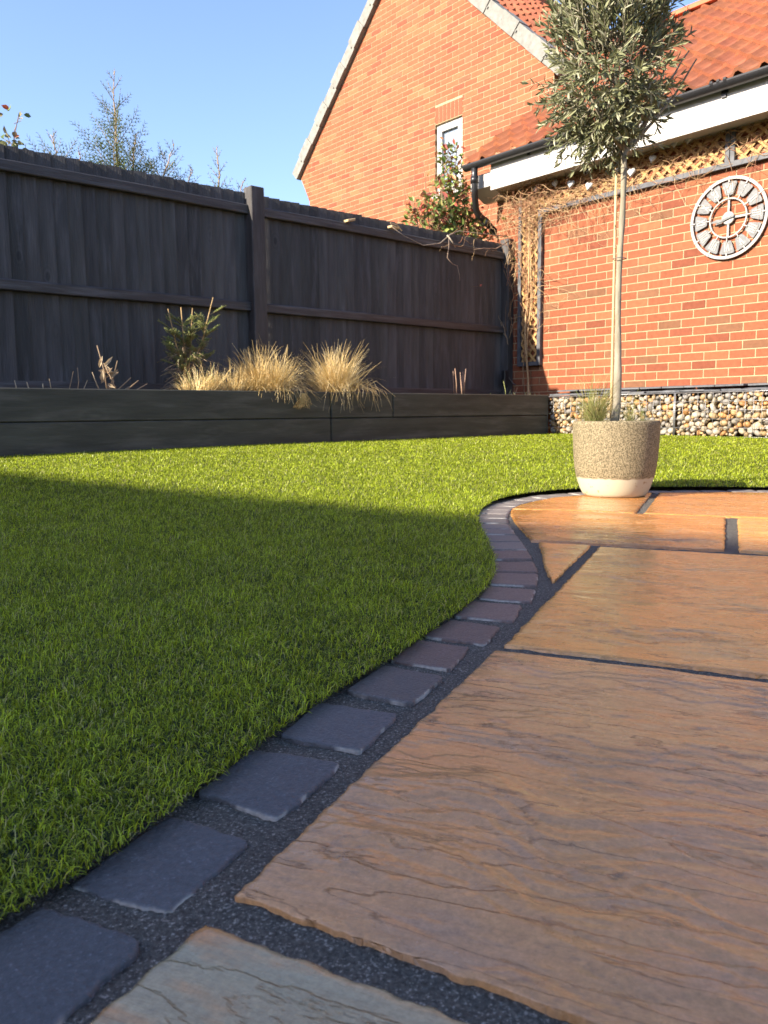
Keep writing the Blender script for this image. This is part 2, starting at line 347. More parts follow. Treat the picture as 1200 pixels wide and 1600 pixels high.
    mu2 = N.new('ShaderNodeVectorMath'); mu2.operation = 'SCALE'; L.new(mu.outputs[0], mu2.inputs[0]); L.new(rng(str_, .32, .68, .87, 1.12), mu2.inputs['Scale'])
    L.new(mu2.outputs[0], b.inputs['Base Color'])
    L.new(rng(noise(mp.outputs[0], 14, 5), .3, .7, rough - .08, rough + .12), b.inputs['Roughness'])
    b.inputs['Specular IOR Level'].default_value = .55; b.inputs['Coat Weight'].default_value = .62; b.inputs['Coat Roughness'].default_value = .15
    bp = N.new('ShaderNodeBump'); bp.inputs['Distance'].default_value = .0016; bp.inputs['Strength'].default_value = .55
    mp3 = N.new('ShaderNodeMapping'); mp3.inputs['Scale'].default_value = (1, 3.4, 1); L.new(mp.outputs[0], mp3.inputs[0])
    L.new(noise(mp3.outputs[0], 75, 8, .72), bp.inputs['Height'])
    bp2 = N.new('ShaderNodeBump'); bp2.inputs['Distance'].default_value = .004; bp2.inputs['Strength'].default_value = .6; L.new(str_, bp2.inputs['Height']); L.new(bp.outputs[0], bp2.inputs['Normal'])
    bpc = N.new('ShaderNodeBump'); bpc.inputs['Distance'].default_value = .0010; bpc.inputs['Strength'].default_value = .7; L.new(t1, bpc.inputs['Height'])
    bp3 = N.new('ShaderNodeBump'); bp3.inputs['Distance'].default_value = .0016; bp3.inputs['Strength'].default_value = 1; L.new(t1, bp3.inputs['Height']); L.new(bp2.outputs[0], bp3.inputs['Normal'])
    bp4 = N.new('ShaderNodeBump'); bp4.inputs['Distance'].default_value = .0008; L.new(msk2, bp4.inputs['Strength']); L.new(t2, bp4.inputs['Height']); L.new(bp3.outputs[0], bp4.inputs['Normal']); L.new(bp4.outputs[0], b.inputs['Normal']); L.new(bpc.outputs[0], b.inputs['Coat Normal'])
    return m
M['slab_brown'] = slab_material('sandstone_brown', (.58, .290, .105), (.51, .265, .105), (.42, .245, .125), seed=1)
M['slab_buff'] = slab_material('sandstone_buff', (.64, .32, .085), (.68, .295, .065), (.54, .32, .10), seed=4)
M['slab_orange'] = slab_material('sandstone_orange', (.50, .215, .045), (.44, .17, .032), (.48, .24, .075), seed=7)
M['slab_grey'] = slab_material('sandstone_grey', (.33, .31, .19), (.40, .32, .18), (.62, .29, .09), seed=9, vein_shade=(.12, .11, .09))

# ------------------------------------------------------------------ ground sheet
mb = MB(); R_ = 220
mb.add([(-R_, -R_, -.12), (R_, -R_, -.12), (R_, R_, -.12), (-R_, R_, -.12)], [(0, 1, 2, 3)])
tag(obj('ground', mb, M['ground']), kind='structure')

# ------------------------------------------------------------------ lawn and kerb curves
def chaikin(p, k=2):
    p = [np.array(q, float) for q in p]
    for _ in range(k):
        q = [p[0]]
        for a, b in zip(p[:-1], p[1:]): q += [a * .75 + b * .25, a * .25 + b * .75]
        q.append(p[-1]); p = q
    return np.array(p)
def resample(p, step=None, n=None):
    d = np.r_[0, np.cumsum(np.hypot(*np.diff(p, axis=0).T))]
    t = np.linspace(0, d[-1], n) if n else np.arange(0, d[-1], step)
    return np.c_[np.interp(t, d, p[:, 0]), np.interp(t, d, p[:, 1])]
L_CURVE = [(-.62, -.25), (-.45, .08), (-.33, .30), (-.245, .452), (-.211, .503), (-.171, .597), (-.125, .714), (-.072, .838), (-.002, .962), (.047, 1.074), (.098, 1.183), (.146, 1.306),
           (.187, 1.42), (.208, 1.536), (.221, 1.66), (.230, 1.785), (.237, 1.883), (.247, 2.093), (.260, 2.282), (.289, 2.47), (.335, 2.64), (.397, 2.79), (.501, 2.94), (.630, 3.045),
           (.80, 3.115), (1.074, 3.155), (1.511, 3.115), (1.95, 2.98), (2.4, 2.75), (2.9, 2.4), (3.3, 1.95)]
LC = chaikin(L_CURVE, 3)
def lawn_z(x, y):
    t = np.clip((-.3 * x + y - 2.2) / 4.0, 0, 1); return .026 + .086 * (t * t * (3 - 2 * t))
def inpoly(px, py, poly):
    ins = np.zeros(len(px), bool); n = len(poly); j = n - 1
    for i in range(n):
        xi, yi = poly[i]; xj, yj = poly[j]
        if yi != yj:
            c = ((yi > py) != (yj > py)) & (px < (xj - xi) * (py - yi) / (yj - yi) + xi); ins ^= c
        j = i
    return ins
# lawn outline: kerb curve, then right side, along the gabion, along the sleepers, back to start
cor = B0
far_l = B0 + FD * (-9.0)
gab_r = P0 + WD * 4.6 + NW * .36
LAWN = np.array([tuple(p) for p in LC] + [(gab_r.x, gab_r.y), (cor.x, cor.y), (far_l.x, far_l.y), (-3.2, -.25)])
# backing sheet (grid clipped to outline by cell centre is jagged; use a triangulated fan of strips)
from mathutils.geometry import delaunay_2d_cdt
def cdt_sheet(name, poly, zf, material, step=None):
    pts = [Vector((float(x), float(y))) for x, y in poly]; n = len(pts)
    if step:
        A_ = np.array(poly, float); x0, y0 = A_.min(0); x1, y1 = A_.max(0)
        gx, gy = np.meshgrid(np.arange(x0, x1, step), np.arange(y0, y1, step)); gx = gx.ravel() + 1e-3; gy = gy.ravel() + 1e-3
        k = inpoly(gx, gy, A_); pts += [Vector((float(x), float(y))) for x, y in zip(gx[k], gy[k])]
    vs, _, fs, *_r = delaunay_2d_cdt(pts, [(i, (i + 1) % n) for i in range(n)], [], 1, 1e-5)
    ff = []
    for f in fs:
        if len(f) == 3:
            p, q, r = (vs[i] for i in f); ff.append(tuple(f) if (q - p).cross(r - p) > 0 else tuple(f)[::-1])
    me = bpy.data.meshes.new(name); me.from_pydata([(v.x, v.y, float(zf(v.x, v.y))) for v in vs], [], ff); me.materials.append(material)
    o = bpy.data.objects.new(name, me); scene.collection.objects.link(o); return o
def lawn_sheet(): return cdt_sheet('lawn', LAWN[::1], lambda x, y: lawn_z(x, y) - .017, M['thatch'], .25)
tag(lawn_sheet(), kind='structure')

_t = np.gradient(LC, axis=0); _t /= np.hypot(_t[:, 0], _t[:, 1])[:, None]
LAWN_G = np.concatenate([LC + np.c_[_t[:, 1], -_t[:, 0]] * .009, LAWN[len(LC):]])
def turf():
    out = []
    bands = [(.25, .9, 190000), (.9, 1.4, 150000), (1.4, 2.0, 105000), (2.0, 3.0, 62000), (3.0, 4.2, 34000), (4.2, 6.0, 20000), (6.0, 10.5, 10500)]
    for r0, r1, dens in bands:
        for inside in (True, False):
            dd = dens if inside else dens * .26
            if not inside and r0 < 1.4: dd = dens * .2
            a0, a1 = (-.56, .56) if inside else (-1.15, 1.2)
            area = .5 * (r1 * r1 - r0 * r0) * (a1 - a0); n = int(area * dd)
            r = np.sqrt(RNG.uniform(r0 * r0, r1 * r1, n)); a = RNG.uniform(a0, a1, n)
            if not inside: k = np.abs(a) > .56; r = r[k]; a = a[k]
            x = r * np.sin(a); y = r * np.cos(a); k = inpoly(x, y, LAWN_G); out.append(np.c_[x[k], y[k], r[k], np.full(k.sum(), 1.0 if inside else 1.7)])
    P = np.concatenate(out); n = len(P)
    # tufting: pull blades towards row stitches
    cell = .0078; jit = np.c_[np.round(P[:, 0] / cell) * cell, np.round(P[:, 1] / cell) * cell]
    near = np.clip(1.7 - P[:, 2], 0, .55)[:, None]
    xy = P[:, :2] * (1 - near) + (jit + RNG.normal(0, .0026, (n, 2))) * near
    d = P[:, 2]
    wdt = .00080 * np.maximum(1, d ** .95 * .58) * RNG.uniform(.75, 1.3, n) * P[:, 3]
    patch = fbm(xy[:, 0] * 9, xy[:, 1] * 9, 3, 3)
    hgt = (.0180 + .0035 * patch) * RNG.uniform(.60, 1.12, n) * (.82 + .18 * np.clip(P[:, 2] - 1, 0, 1))
    # distance to kerb edge -> overhang over the edge
    az_ = RNG.uniform(0, 2 * np.pi, n); lean = np.abs(RNG.normal(.62, .45, n))
    # pile direction patches
    fl = fbm(xy[:, 0] * 14, xy[:, 1] * 14, 9, 2) * 3
    az_ = np.where(RNG.random(n) < .5, fl + RNG.normal(0, .7, n), az_)
    curl = RNG.normal(1.0, .7, n)
    dx, dy = np.cos(az_), np.sin(az_)
    z0 = lawn_z(xy[:, 0], xy[:, 1]) - .018
    wa = RNG.uniform(0, np.pi, n); wx, wy = np.cos(wa), np.sin(wa)
    base = np.c_[xy, z0]; H = hgt
    def pt(t, l): return np.c_[base[:, 0] + dx * np.sin(l) * H * t, base[:, 1] + dy * np.sin(l) * H * t, base[:, 2] + np.cos(l) * H * t]
    p1 = pt(.5, lean * .7); l2 = np.clip(lean + curl, -1.2, 1.75)
    p2 = p1 + np.c_[dx * np.sin(l2), dy * np.sin(l2), np.cos(l2)] * (H * .3)[:, None]
    l3 = np.clip(lean + 1.8 * curl, -1.4, 2.1)
    p3 = p2 + np.c_[dx * np.sin(l3), dy * np.sin(l3), np.cos(l3)] * (H * .24)[:, None]
    W = np.c_[wx, wy, np.zeros(n)] * wdt[:, None] * .5
    V = np.stack([base - W, base + W, p1 - W, p1 + W, p2 - W * .85, p2 + W * .85, p3 - W * .3, p3 + W * .3], 1).reshape(-1, 3)
    i0 = np.arange(n)[:, None] * 8
    Q = np.concatenate([i0 + np.array([[0, 1, 3, 2]]), i0 + np.array([[2, 3, 5, 4]]), i0 + np.array([[4, 5, 7, 6]])])
    u_ = RNG.random(n)
    cA = np.array([.29, .355, .016]); cB = np.array([.60, .72, .045]); cC = np.array([.080, .115, .008]); cD = np.array([.62, .58, .22])
    C = np.where((u_ < .38)[:, None], cA, np.where((u_ < .62)[:, None], cB, np.where((u_ < .94)[:, None], cC, cD)))
    C = C * RNG.uniform(.82, 1.2, (n, 1)) * (1 + .10 * patch)[:, None]
    C = np.repeat(C, 8, axis=0)
    o = nmesh('lawn_grass', V, Q, C, M['grass'], smooth=False)
    tag(o, 'short bright green artificial turf, its near part in shade', 'turf', kind='stuff')
turf()

# ------------------------------------------------------------------ patio: joint bed, setts, slabs
mb = MB()
pts = [tuple(p) for p in LC]
poly = pts + [(3.3, -1.2), (-.4, -1.2)]
xy_c = np.array(poly).mean(0)
import bmesh
# joint bed as a grid with grainy relief near the camera
def joint_bed():
    # coarse sheet a little below, then a fine relief strip following the kerb
    tag(cdt_sheet('patio_bed', poly, lambda x, y: -.0062, M['jointing']), kind='structure')
    xs = np.arange(-.42, 1.4, .004); ys = np.arange(.18, 3.2, .004)
    X, Y = np.meshgrid(xs, ys, indexing='ij'); e = np.minimum.reduce([X - xs[0], xs[-1] - X, Y - ys[0], ys[-1] - Y])
    Z = -.0040 + .0015 * pn(X * 250, Y * 250, 2) + .0014 * fbm(X * 30, Y * 30, 4, 2) - .003 * np.exp(-e / .01)
    # kerb side: stay under the turf
    V = np.stack([X, Y, Z], -1).reshape(-1, 3); a, b = X.shape
    I = np.arange(a * b).reshape(a, b); Q = np.stack([I[:-1, :-1], I[1:, :-1], I[1:, 1:], I[:-1, 1:]], -1).reshape(-1, 4)
    cx = V[Q[:, 0]]; keep = inpoly(cx[:, 0], cx[:, 1], np.array([(x - .0, y) for x, y in poly])) ; keep |= inpoly(cx[:, 0] + .03, cx[:, 1] - .012, np.array(poly))
    tag(nmesh('kerb_jointing', V, Q[keep], None, M['jointing']), kind='structure')
joint_bed()

def grid_solid(name, X, Y, Z, C, material, drop, parent=None, jit=None):
    """grid top with a skirt"""
    a, b = X.shape
    V = np.stack([X, Y, Z], -1).reshape(-1, 3); I = np.arange(a * b).reshape(a, b)
    Q = [np.stack([I[:-1, :-1], I[1:, :-1], I[1:, 1:], I[:-1, 1:]], -1).reshape(-1, 4)]
    ring = np.concatenate([I[0, :], I[1:, -1], I[-1, -2::-1], I[-2:0:-1, 0]])
    cx, cy = X.mean(), Y.mean()
    low = V[ring].copy(); low[:, 2] = drop
    low[:, 0] += (cx - low[:, 0]) * .004; low[:, 1] += (cy - low[:, 1]) * .004
    J = len(V) + np.arange(len(ring)); r2 = np.roll(ring, -1); J2 = np.roll(J, -1)
    Q.append(np.stack([ring, r2, J2, J], -1))
    V = np.concatenate([V, low]); C = np.concatenate([C.reshape(-1, 3), np.tile(np.median(C.reshape(-1, 3), axis=0) * .9, (len(ring), 1))])
    o = Vector((float(cx), float(cy), 0))
    # fix orientation
    a_, b_, c_ = V[Q[0][0][0]], V[Q[0][0][1]], V[Q[0][0][2]]
    QQ = np.concatenate(Q)
    if np.cross(b_ - a_, c_ - b_)[2] < 0: QQ = QQ[:, ::-1]
    return nmesh(name, V, QQ, C, material, parent, smooth=True, origin=o)

def coons(bot, top, left, right, nu, nv):
    """bot,top run u 0..1; left,right run v 0..1"""
    b = resample(np.array(bot, float), n=nu); t = resample(np.array(top, float), n=nu)
    l = resample(np.array(left, float), n=nv); r = resample(np.array(right, float), n=nv)
    U = np.linspace(0, 1, nu)[:, None, None]; Vv = np.linspace(0, 1, nv)[None, :, None]
    S = (1 - Vv) * b[:, None] + Vv * t[:, None] + (1 - U) * l[None] + U * r[None]
    S = S - ((1 - U) * (1 - Vv) * b[0] + U * (1 - Vv) * b[-1] + (1 - U) * Vv * t[0] + U * Vv * t[-1])
    return S[..., 0], S[..., 1]
UU = np.array([.912, -.41]); VV = np.array([.41, .912])
def riven(x, y, seed, amp=1.0, flow=1.0):
    a = x * UU[0] + y * UU[1]; b = x * VV[0] + y * VV[1]
    a2 = a + .05 * pn(a * 5, b * 5, seed + 50)
    b2 = b + .055 * fbm(a * 3.2, b * 3, seed + 60, 3) + .016 * pn(a * 14, b * 10, seed + 61)
    q = 3.6 * fbm(a2 * 1.5, b2 * 5.5 * flow, seed, 3, .45) + .30 * fbm(a * 24, b * 60, seed + 3, 4, .6)
    fr = q - np.floor(q); ter = np.floor(q) + sst(.90, .985, fr) * .7 + fr * .3
    q2 = 3.4 * fbm(a2 * 2.6 + 5, b2 * 24 * flow, seed + 11, 4, .55); f2 = q2 - np.floor(q2); ter2 = np.floor(q2) + sst(.84, .98, f2) * .8 + f2 * .2
    msk = sst(-.20, .25, fbm(a * 2.0, b * 3.4, seed + 20, 2))
    z = .0011 * ter + .0007 * ter2 * msk + .0004 * fbm(a * 26, b * 110, seed + 30, 4, .6) * (.3 + msk)
    vein_shade = .75 * sst(.88, .93, fr) * (1 - sst(.96, 1.0, fr)) * sst(-.25, .15, fbm(a * 4, b * 6, seed + 40, 2)) + .4 * sst(.86, .92, f2) * (1 - sst(.95, 1., f2)) * msk * sst(.0, .3, fbm(a * 7, b * 8, seed + 41, 2))  # dark cleft lines: mineral veining, with ridge shade painted into the same mask
    return z * amp, np.clip(vein_shade, 0, 1)
def edge_noise(p, seed, amp=.0022):
    p = resample(np.array(p, float), step=.006) if len(p) else p
    return p
def slab(bot, top, left, right, seed, material, label, res=.004, amp=1.0, zoff=0., flow=1.0):
    L1 = lambda q: float(np.hypot(*np.diff(np.array(q, float), axis=0).T).sum())
    nu = max(8, int(max(L1(bot), L1(top)) / res)); nv = max(8, int(max(L1(left), L1(right)) / res))
    X, Y = coons(bot, top, left, right, nu, nv)
    u_ = np.minimum(np.arange(nu), nu - 1 - np.arange(nu))[:, None] * np.ones((1, nv)); v_ = np.minimum(np.arange(nv), nv - 1 - np.arange(nv))[None, :] * np.ones((nu, 1))
    e = np.minimum(u_, v_) * res
    # ragged riven edge: wobble near the border
    wob = np.exp(-e / .012)
    nx = .0022 * fbm(X * 34, Y * 34, seed + 70, 5, .6); ny = .0022 * fbm(X * 34 + 9, Y * 34, seed + 71, 5, .6)
    X2 = X + nx * wob; Y2 = Y + ny * wob
    z, vein_shade = riven(X2, Y2, seed, amp, flow)
    z = z - np.percentile(z, 12); z = np.clip(z, -.0008, .011)
    chip = .0035 * np.clip(fbm(X * 30, Y * 30, seed + 72, 3), 0, 1)
    rnd = np.exp(-e / .0018) * (.0016 + chip * .7)
    z = z * (.35 + .65 * (1 - np.exp(-e / .03))) - rnd + zoff + .001
    C = np.stack([vein_shade, vein_shade, vein_shade], -1)
    o = grid_solid('paving_slab', X2, Y2, z, C, material, -.03)
    tag(o, label, 'paving slab', 'sandstone slabs of the patio')
    return o
P = lambda *a: [np.array(q, float) for q in a]
def ext(a, b, l):
    a = np.array(a, float); b = np.array(b, float); return a + (b - a) / np.hypot(*(b - a)) * l
# slab A, big front
a_tl, a_bl = (.143, 1.018), (-.100, .487); a_tr = ext(a_tl, (.438, .880), .90); a_br = ext(a_bl, (.105, .373), .90)
slab(P(a_bl, a_br), P(a_tl, a_tr), P(a_bl, a_tl), P(a_br, a_tr), 3, M['slab_brown'], 'large brown riven slab in the foreground with long wavy ridges, widest in view', res=.0024, amp=1.0)
# slab B, bottom edge
b_l, b_r = (-.112, .457), ext((-.112, .457), (.05, .371), .62)
b_bl = (-.33, .06); b_br = tuple(np.array(b_r) + np.array(b_bl) - np.array(b_l))
slab(P(b_bl, b_br), P(b_l, b_r), P(b_bl, b_l), P(b_br, b_r), 8, M['slab_grey'], 'grey-green slab with an orange streak at the bottom edge of the photo', res=.003, amp=.6)
# slab C
c_bl, c_tl = (.160, 1.046), (.497, 1.822); c_tr = ext(c_tl, (.824, 1.680), .80); c_br = ext(c_bl, (.447, .909), .83)
slab(P(c_bl, c_br), P(c_tl, c_tr), P(c_bl, c_tl), P(c_br, c_tr), 14, M['slab_buff'], 'wide buff slab directly behind the large brown foreground slab', res=.0035, amp=.75, flow=.8)
# slab T triangle: right side is the joint with C
t_a, t_b, t_c = (.372, 1.902), (.483, 1.846), (.309, 1.452)
slab(P(t_c, (.314, 1.457)), P(t_a, t_b), P(t_c, (.325, 1.60), (.352, 1.76), t_a), P((.314, 1.457), t_b), 21, M['slab_buff'], 'small pointed triangular slab between the kerb and the wide buff slab', res=.004, amp=.8)
# slab D row 2
d_bot = P((.360, 1.926), (.502, 1.862), (.757, 1.758)); d_top_r = (.996, 2.312)
d_left = P((.360, 1.926), (.366, 2.09), (.374, 2.27), (.388, 2.42), (.410, 2.555))
d_top = P((.410, 2.555), (.60, 2.50), (.79, 2.405), d_top_r)
slab(d_bot, d_top, d_left, P((.757, 1.758), d_top_r), 27, M['slab_orange'], 'golden slab with curved left side in the second row, in front of the pot', res=.005, amp=1.0, flow=1.3)
# slab D2
d2a, d2b = (.785, 1.745), (1.027, 2.300)
d2c = ext(d2a, (.819, 1.731), .55); d2d = ext(d2b, (1.088, 2.273), .6)
slab(P(d2a, d2c), P(d2b, d2d), P(d2a, d2b), P(d2c, d2d), 33, M['slab_buff'], 'buff slab right of the short upright joint at the right edge of the photo', res=.006, amp=1.0)
# slab E under the pot
e_left = P((.418, 2.585), (.46, 2.69), (.53, 2.80), (.62, 2.905))
e_top = P((.62, 2.905), (.75, 2.985), (.9, 3.035), (1.028, 3.052))
slab(P((.418, 2.585), (.60, 2.525), (.770, 2.435)), e_top, e_left, P((.770, 2.435), (1.028, 3.052)), 39, M['slab_orange'], 'rounded orange slab that the olive pot stands on', res=.006, amp=.45)
# slab F
f_a, f_b = (.795, 2.424), (1.058, 3.050); f_c = ext(f_a, (1.114, 2.290), .80)
slab(P(f_a, f_c), P(f_b, (1.3, 3.045), (1.55, 3.0), (1.83, 2.90)), P(f_a, f_b), P(f_c, (1.83, 2.90)), 45, M['slab_orange'], 'orange slab at the back of the patio, right of the pot', res=.007, amp=.7)
# slabs beyond the right edge of the picture
def uvq(p0, du, dv):
    p0 = np.array(p0, float); return p0, p0 + UU * du, p0 + VV * dv, p0 + UU * du + VV * dv
for k, (p0, du, dv, s_) in enumerate([((1.00, .635), .6, .62, 51), ((.78, .12), .6, .55, 52), ((1.30, 1.50), .6, .56, 53), ((1.03, .67 + .0), .0, .0, 0), ((1.59, 2.08), .62, .56, 54)]):
    if du == 0: continue
    q0, q1, q2, q3 = uvq(p0, du, dv)
    slab(P(q0, q1), P(q2, q3), P(q0, q2), P(q1, q3), s_, M['slab_buff'] if k % 2 else M['slab_brown'], ['brown patio slab just outside the right edge, beside the large brown one', 'buff patio slab just outside the lower right corner', 'brown patio slab outside the right edge, beside the wide buff one', '', 'buff patio slab outside the right edge, beside the back orange one'][k] if k != 4 else 'brown patio slab outside the right edge near the back kerb', res=.01, amp=.8)

# ---- setts
SETTS = [((-.241, .462), (-.149, .439), (-.174, .377), (-.290, .385)),
         ((-.213, .503), (-.171, .597), (-.102, .555), (-.139, .472)),
         ((-.157, .631), (-.125, .716), (-.041, .683), (-.084, .588)),
         ((-.104, .749), (-.072, .838), (.012, .800), (-.025, .710)),
         ((-.045, .871), (-.002, .962), (.068, .921), (.029, .829)),
         ((.006, .988), (.047, 1.074), (.112, 1.041), (.078, .947)),
         ((.054, 1.096), (.098, 1.183), (.168, 1.140), (.134, 1.052)),
         ((.107, 1.206), (.146, 1.306), (.222, 1.272), (.191, 1.172)),
         ((.158, 1.325), (.187, 1.42), (.266, 1.389), (.240, 1.293)),
         ((.193, 1.436), (.211, 1.536), (.296, 1.526), (.275, 1.421)),
         ((.211, 1.555), (.220, 1.659), (.310, 1.650), (.300, 1.544)),
         ((.224, 1.683), (.231, 1.785), (.322, 1.786), (.314, 1.680))]
SETTS[0] = ((-.262, .384), (-.222, .478), (-.146, .441), (-.186, .348))
ordn = ['first', 'second', 'third', 'fourth', 'fifth', 'sixth', 'seventh', 'eighth', 'ninth', 'tenth', 'eleventh', 'twelfth', 'thirteenth', 'fourteenth', 'fifteenth', 'sixteenth', 'seventeenth', 'eighteenth', 'nineteenth', 'twentieth',
        'twenty-first', 'twenty-second', 'twenty-third', 'twenty-fourth', 'twenty-fifth', 'twenty-sixth', 'twenty-seventh', 'twenty-eighth', 'twenty-ninth', 'thirtieth', 'thirty-first', 'thirty-second', 'thirty-third', 'thirty-fourth', 'thirty-fifth', 'thirty-sixth']
def make_sett(quad, col, label, seed, res=.0035, name='kerb_sett'):
    q = [np.array(p, float) for p in quad]      # lawn-near, lawn-far, patio-far, patio-near
    n = max(8, int(.1 / res)); cen = sum(q) / 4; q = [cen + (p - cen) * 1.03 for p in q]
    X, Y = coons([q[0], q[3]], [q[1], q[2]], [q[0], q[1]], [q[3], q[2]], n, n)
    i = np.minimum(np.arange(n), n - 1 - np.arange(n)) * (.1 / n); ex = i[:, None] * np.ones((1, n)); ey = i[None, :] * np.ones((n, 1)); e = np.minimum(ex, ey)
    cx, cy = X.mean(), Y.mean()
    # round the corners and wobble the edge
    cr = np.exp(-(ex + ey) / .004) * .0020 * (1 + 1.2 * RNG.random(1))
    dx, dy = cx - X, cy - Y; dl = np.hypot(dx, dy) + 1e-6
    wob = np.exp(-e / .008)
    X2 = X + dx / dl * cr + .0019 * fbm(X * 48, Y * 48, seed, 4, .6) * wob; Y2 = Y + dy / dl * cr + .0019 * fbm(X * 48 + 7, Y * 48, seed + 1, 4, .6) * wob
    z = .0004 * fbm(X * 60, Y * 60, seed + 2, 3) + .0009 * fbm(X * 14, Y * 14, seed + 3, 2) - np.exp(-e / .0009) * (.0012 + .0014 * np.clip(fbm(X * 50, Y * 50, seed + 4, 2), 0, 1)) + RNG.normal(0, .0007)
    # pale cement smears along some edges
    sm = np.exp(-e / .0008) * sst(.10, .28, fbm(X * 18, Y * 18, seed + 5, 3))
    C = np.array(col)[None, None, :] * np.ones((n, n, 1)); C = C * (1 - sm[..., None]) + np.array([.36, .34, .30]) * sm[..., None]
    o = grid_solid(name, X2, Y2, z, C, M['sett'], -.03)
    return tag(o, label, 'granite sett', 'granite setts edging the lawn')
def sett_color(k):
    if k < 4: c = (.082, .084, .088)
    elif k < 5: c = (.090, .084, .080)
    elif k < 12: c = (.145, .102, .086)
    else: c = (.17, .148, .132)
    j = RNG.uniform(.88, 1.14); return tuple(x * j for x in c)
LM = resample(LC, step=.002); dd_ = np.r_[0, np.cumsum(np.hypot(*np.diff(LM, axis=0).T))]
k0 = int(np.argmin(np.hypot(LM[:, 0] - .2335, LM[:, 1] - 1.812)))
s_pos = dd_[k0]
def frame_at(s):
    i = int(np.clip(np.searchsorted(dd_, s), 2, len(LM) - 3)); p = LM[i]; t = LM[i + 2] - LM[i - 2]; t = t / np.hypot(*t); return p, np.array([t[1], -t[0]])
kk = 12
extra = []
while s_pos < dd_[-1] - .5 and kk < 36:
    Ls = .098; (pa, na), (pb, nb) = frame_at(s_pos), frame_at(s_pos + Ls)
    extra.append((pa, pb, pb + nb * .093, pa + na * .093)); s_pos += Ls + (.013 if kk < 20 else .010); kk += 1
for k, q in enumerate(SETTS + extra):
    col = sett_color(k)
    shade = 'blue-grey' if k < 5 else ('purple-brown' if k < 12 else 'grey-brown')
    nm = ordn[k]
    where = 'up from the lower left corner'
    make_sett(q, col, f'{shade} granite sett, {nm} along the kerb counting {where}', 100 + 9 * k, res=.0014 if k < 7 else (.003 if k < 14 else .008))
# two more setts towards the viewer, outside the frame
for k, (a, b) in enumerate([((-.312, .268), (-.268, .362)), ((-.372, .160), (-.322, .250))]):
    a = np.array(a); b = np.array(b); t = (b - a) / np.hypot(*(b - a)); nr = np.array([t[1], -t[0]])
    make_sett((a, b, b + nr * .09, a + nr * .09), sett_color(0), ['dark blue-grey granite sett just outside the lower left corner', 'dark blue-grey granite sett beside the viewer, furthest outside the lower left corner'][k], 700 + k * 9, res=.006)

# ------------------------------------------------------------------ brickwork
def clip_poly(poly, planes):
    for (a, b, c) in planes:      # keep a*x+b*y<=c
        out = []
        for i in range(len(poly)):
            p, q = poly[i], poly[(i + 1) % len(poly)]
            dp = a * p[0] + b * p[1] - c; dq = a * q[0] + b * q[1] - c
            if dp <= 0: out.append(p)
            if (dp < 0 < dq) or (dq < 0 < dp):
                t = dp / (dp - dq); out.append((p[0] + (q[0] - p[0]) * t, p[1] + (q[1] - p[1]) * t))
        poly = out
        if len(poly) < 3: return []
    return poly
def brick_col(light=1.0):
    r = random.random()
    if r < .62: c = (.262, .083, .039)
    elif r < .80: c = (.295, .105, .048)
    elif r < .92: c = (.215, .064, .033)
    else: c = (.195, .088, .045)
    j = random.uniform(.80, .98) * light; return tuple(x * j for x in c)
def brickwork(mb, Pf, s0, s1, z0, z1, planes=(), holes=(), zref=0, sref=0, depth=.004, light=1.0, bw=.225, bh=.075, g=.0105, soldier=()):
    """Pf(s, off, z) -> world; bricks proud of the mortar plane at off=0 by depth"""
    k0_, k1_ = int(math.floor((z0 - zref) / bh)), int(math.ceil((z1 - zref) / bh))
    for k in range(k0_, k1_):
        za, zb = zref + k * bh + g / 2, zref + (k + 1) * bh - g / 2
        off = sref + (bw / 2 if k % 2 else 0)
        i0, i1 = int(math.floor((s0 - off) / bw)), int(math.ceil((s1 - off) / bw))
        for i in range(i0, i1):
            spans = [(max(s0, off + i * bw + g / 2), min(s1, off + (i + 1) * bw - g / 2))]
            for (h0, h1, hz0, hz1) in holes:
                if zb > hz0 + .002 and za < hz1 - .002:
                    ns = []
                    for a, b in spans:
                        if b <= h0 or a >= h1: ns.append((a, b)); continue
                        if a < h0: ns.append((a, h0))
                        if b > h1: ns.append((h1, b))
                    spans = ns
            for a, b in spans:
                if b - a < .02: continue
                z_a, z_b = max(za, z0), min(zb, z1)
                if z_b - z_a < .01: continue
                pl = clip_poly([(a, z_a), (b, z_a), (b, z_b), (a, z_b)], planes)
                if not pl: continue
                d = depth + random.uniform(-.0008, .0008)
                mb.prism([Pf(x, -.03, z) for x, z in pl], (Pf(0, d + .03, 0) - Pf(0, 0, 0)), brick_col(light))
    for (a, b, z_a, z_b) in soldier:
        n = round((b - a) / .075); w_ = (b - a) / n
        for i in range(n):
            pl = [(a + i * w_ + g / 2, z_a + g / 2), (a + (i + 1) * w_ - g / 2, z_a + g / 2), (a + (i + 1) * w_ - g / 2, z_b - g / 2), (a + i * w_ + g / 2, z_b - g / 2)]
            mb.prism([Pf(x, -.03, z) for x, z in pl], Pf(0, depth + .03, 0) - Pf(0, 0, 0), (.25, .075, .038))

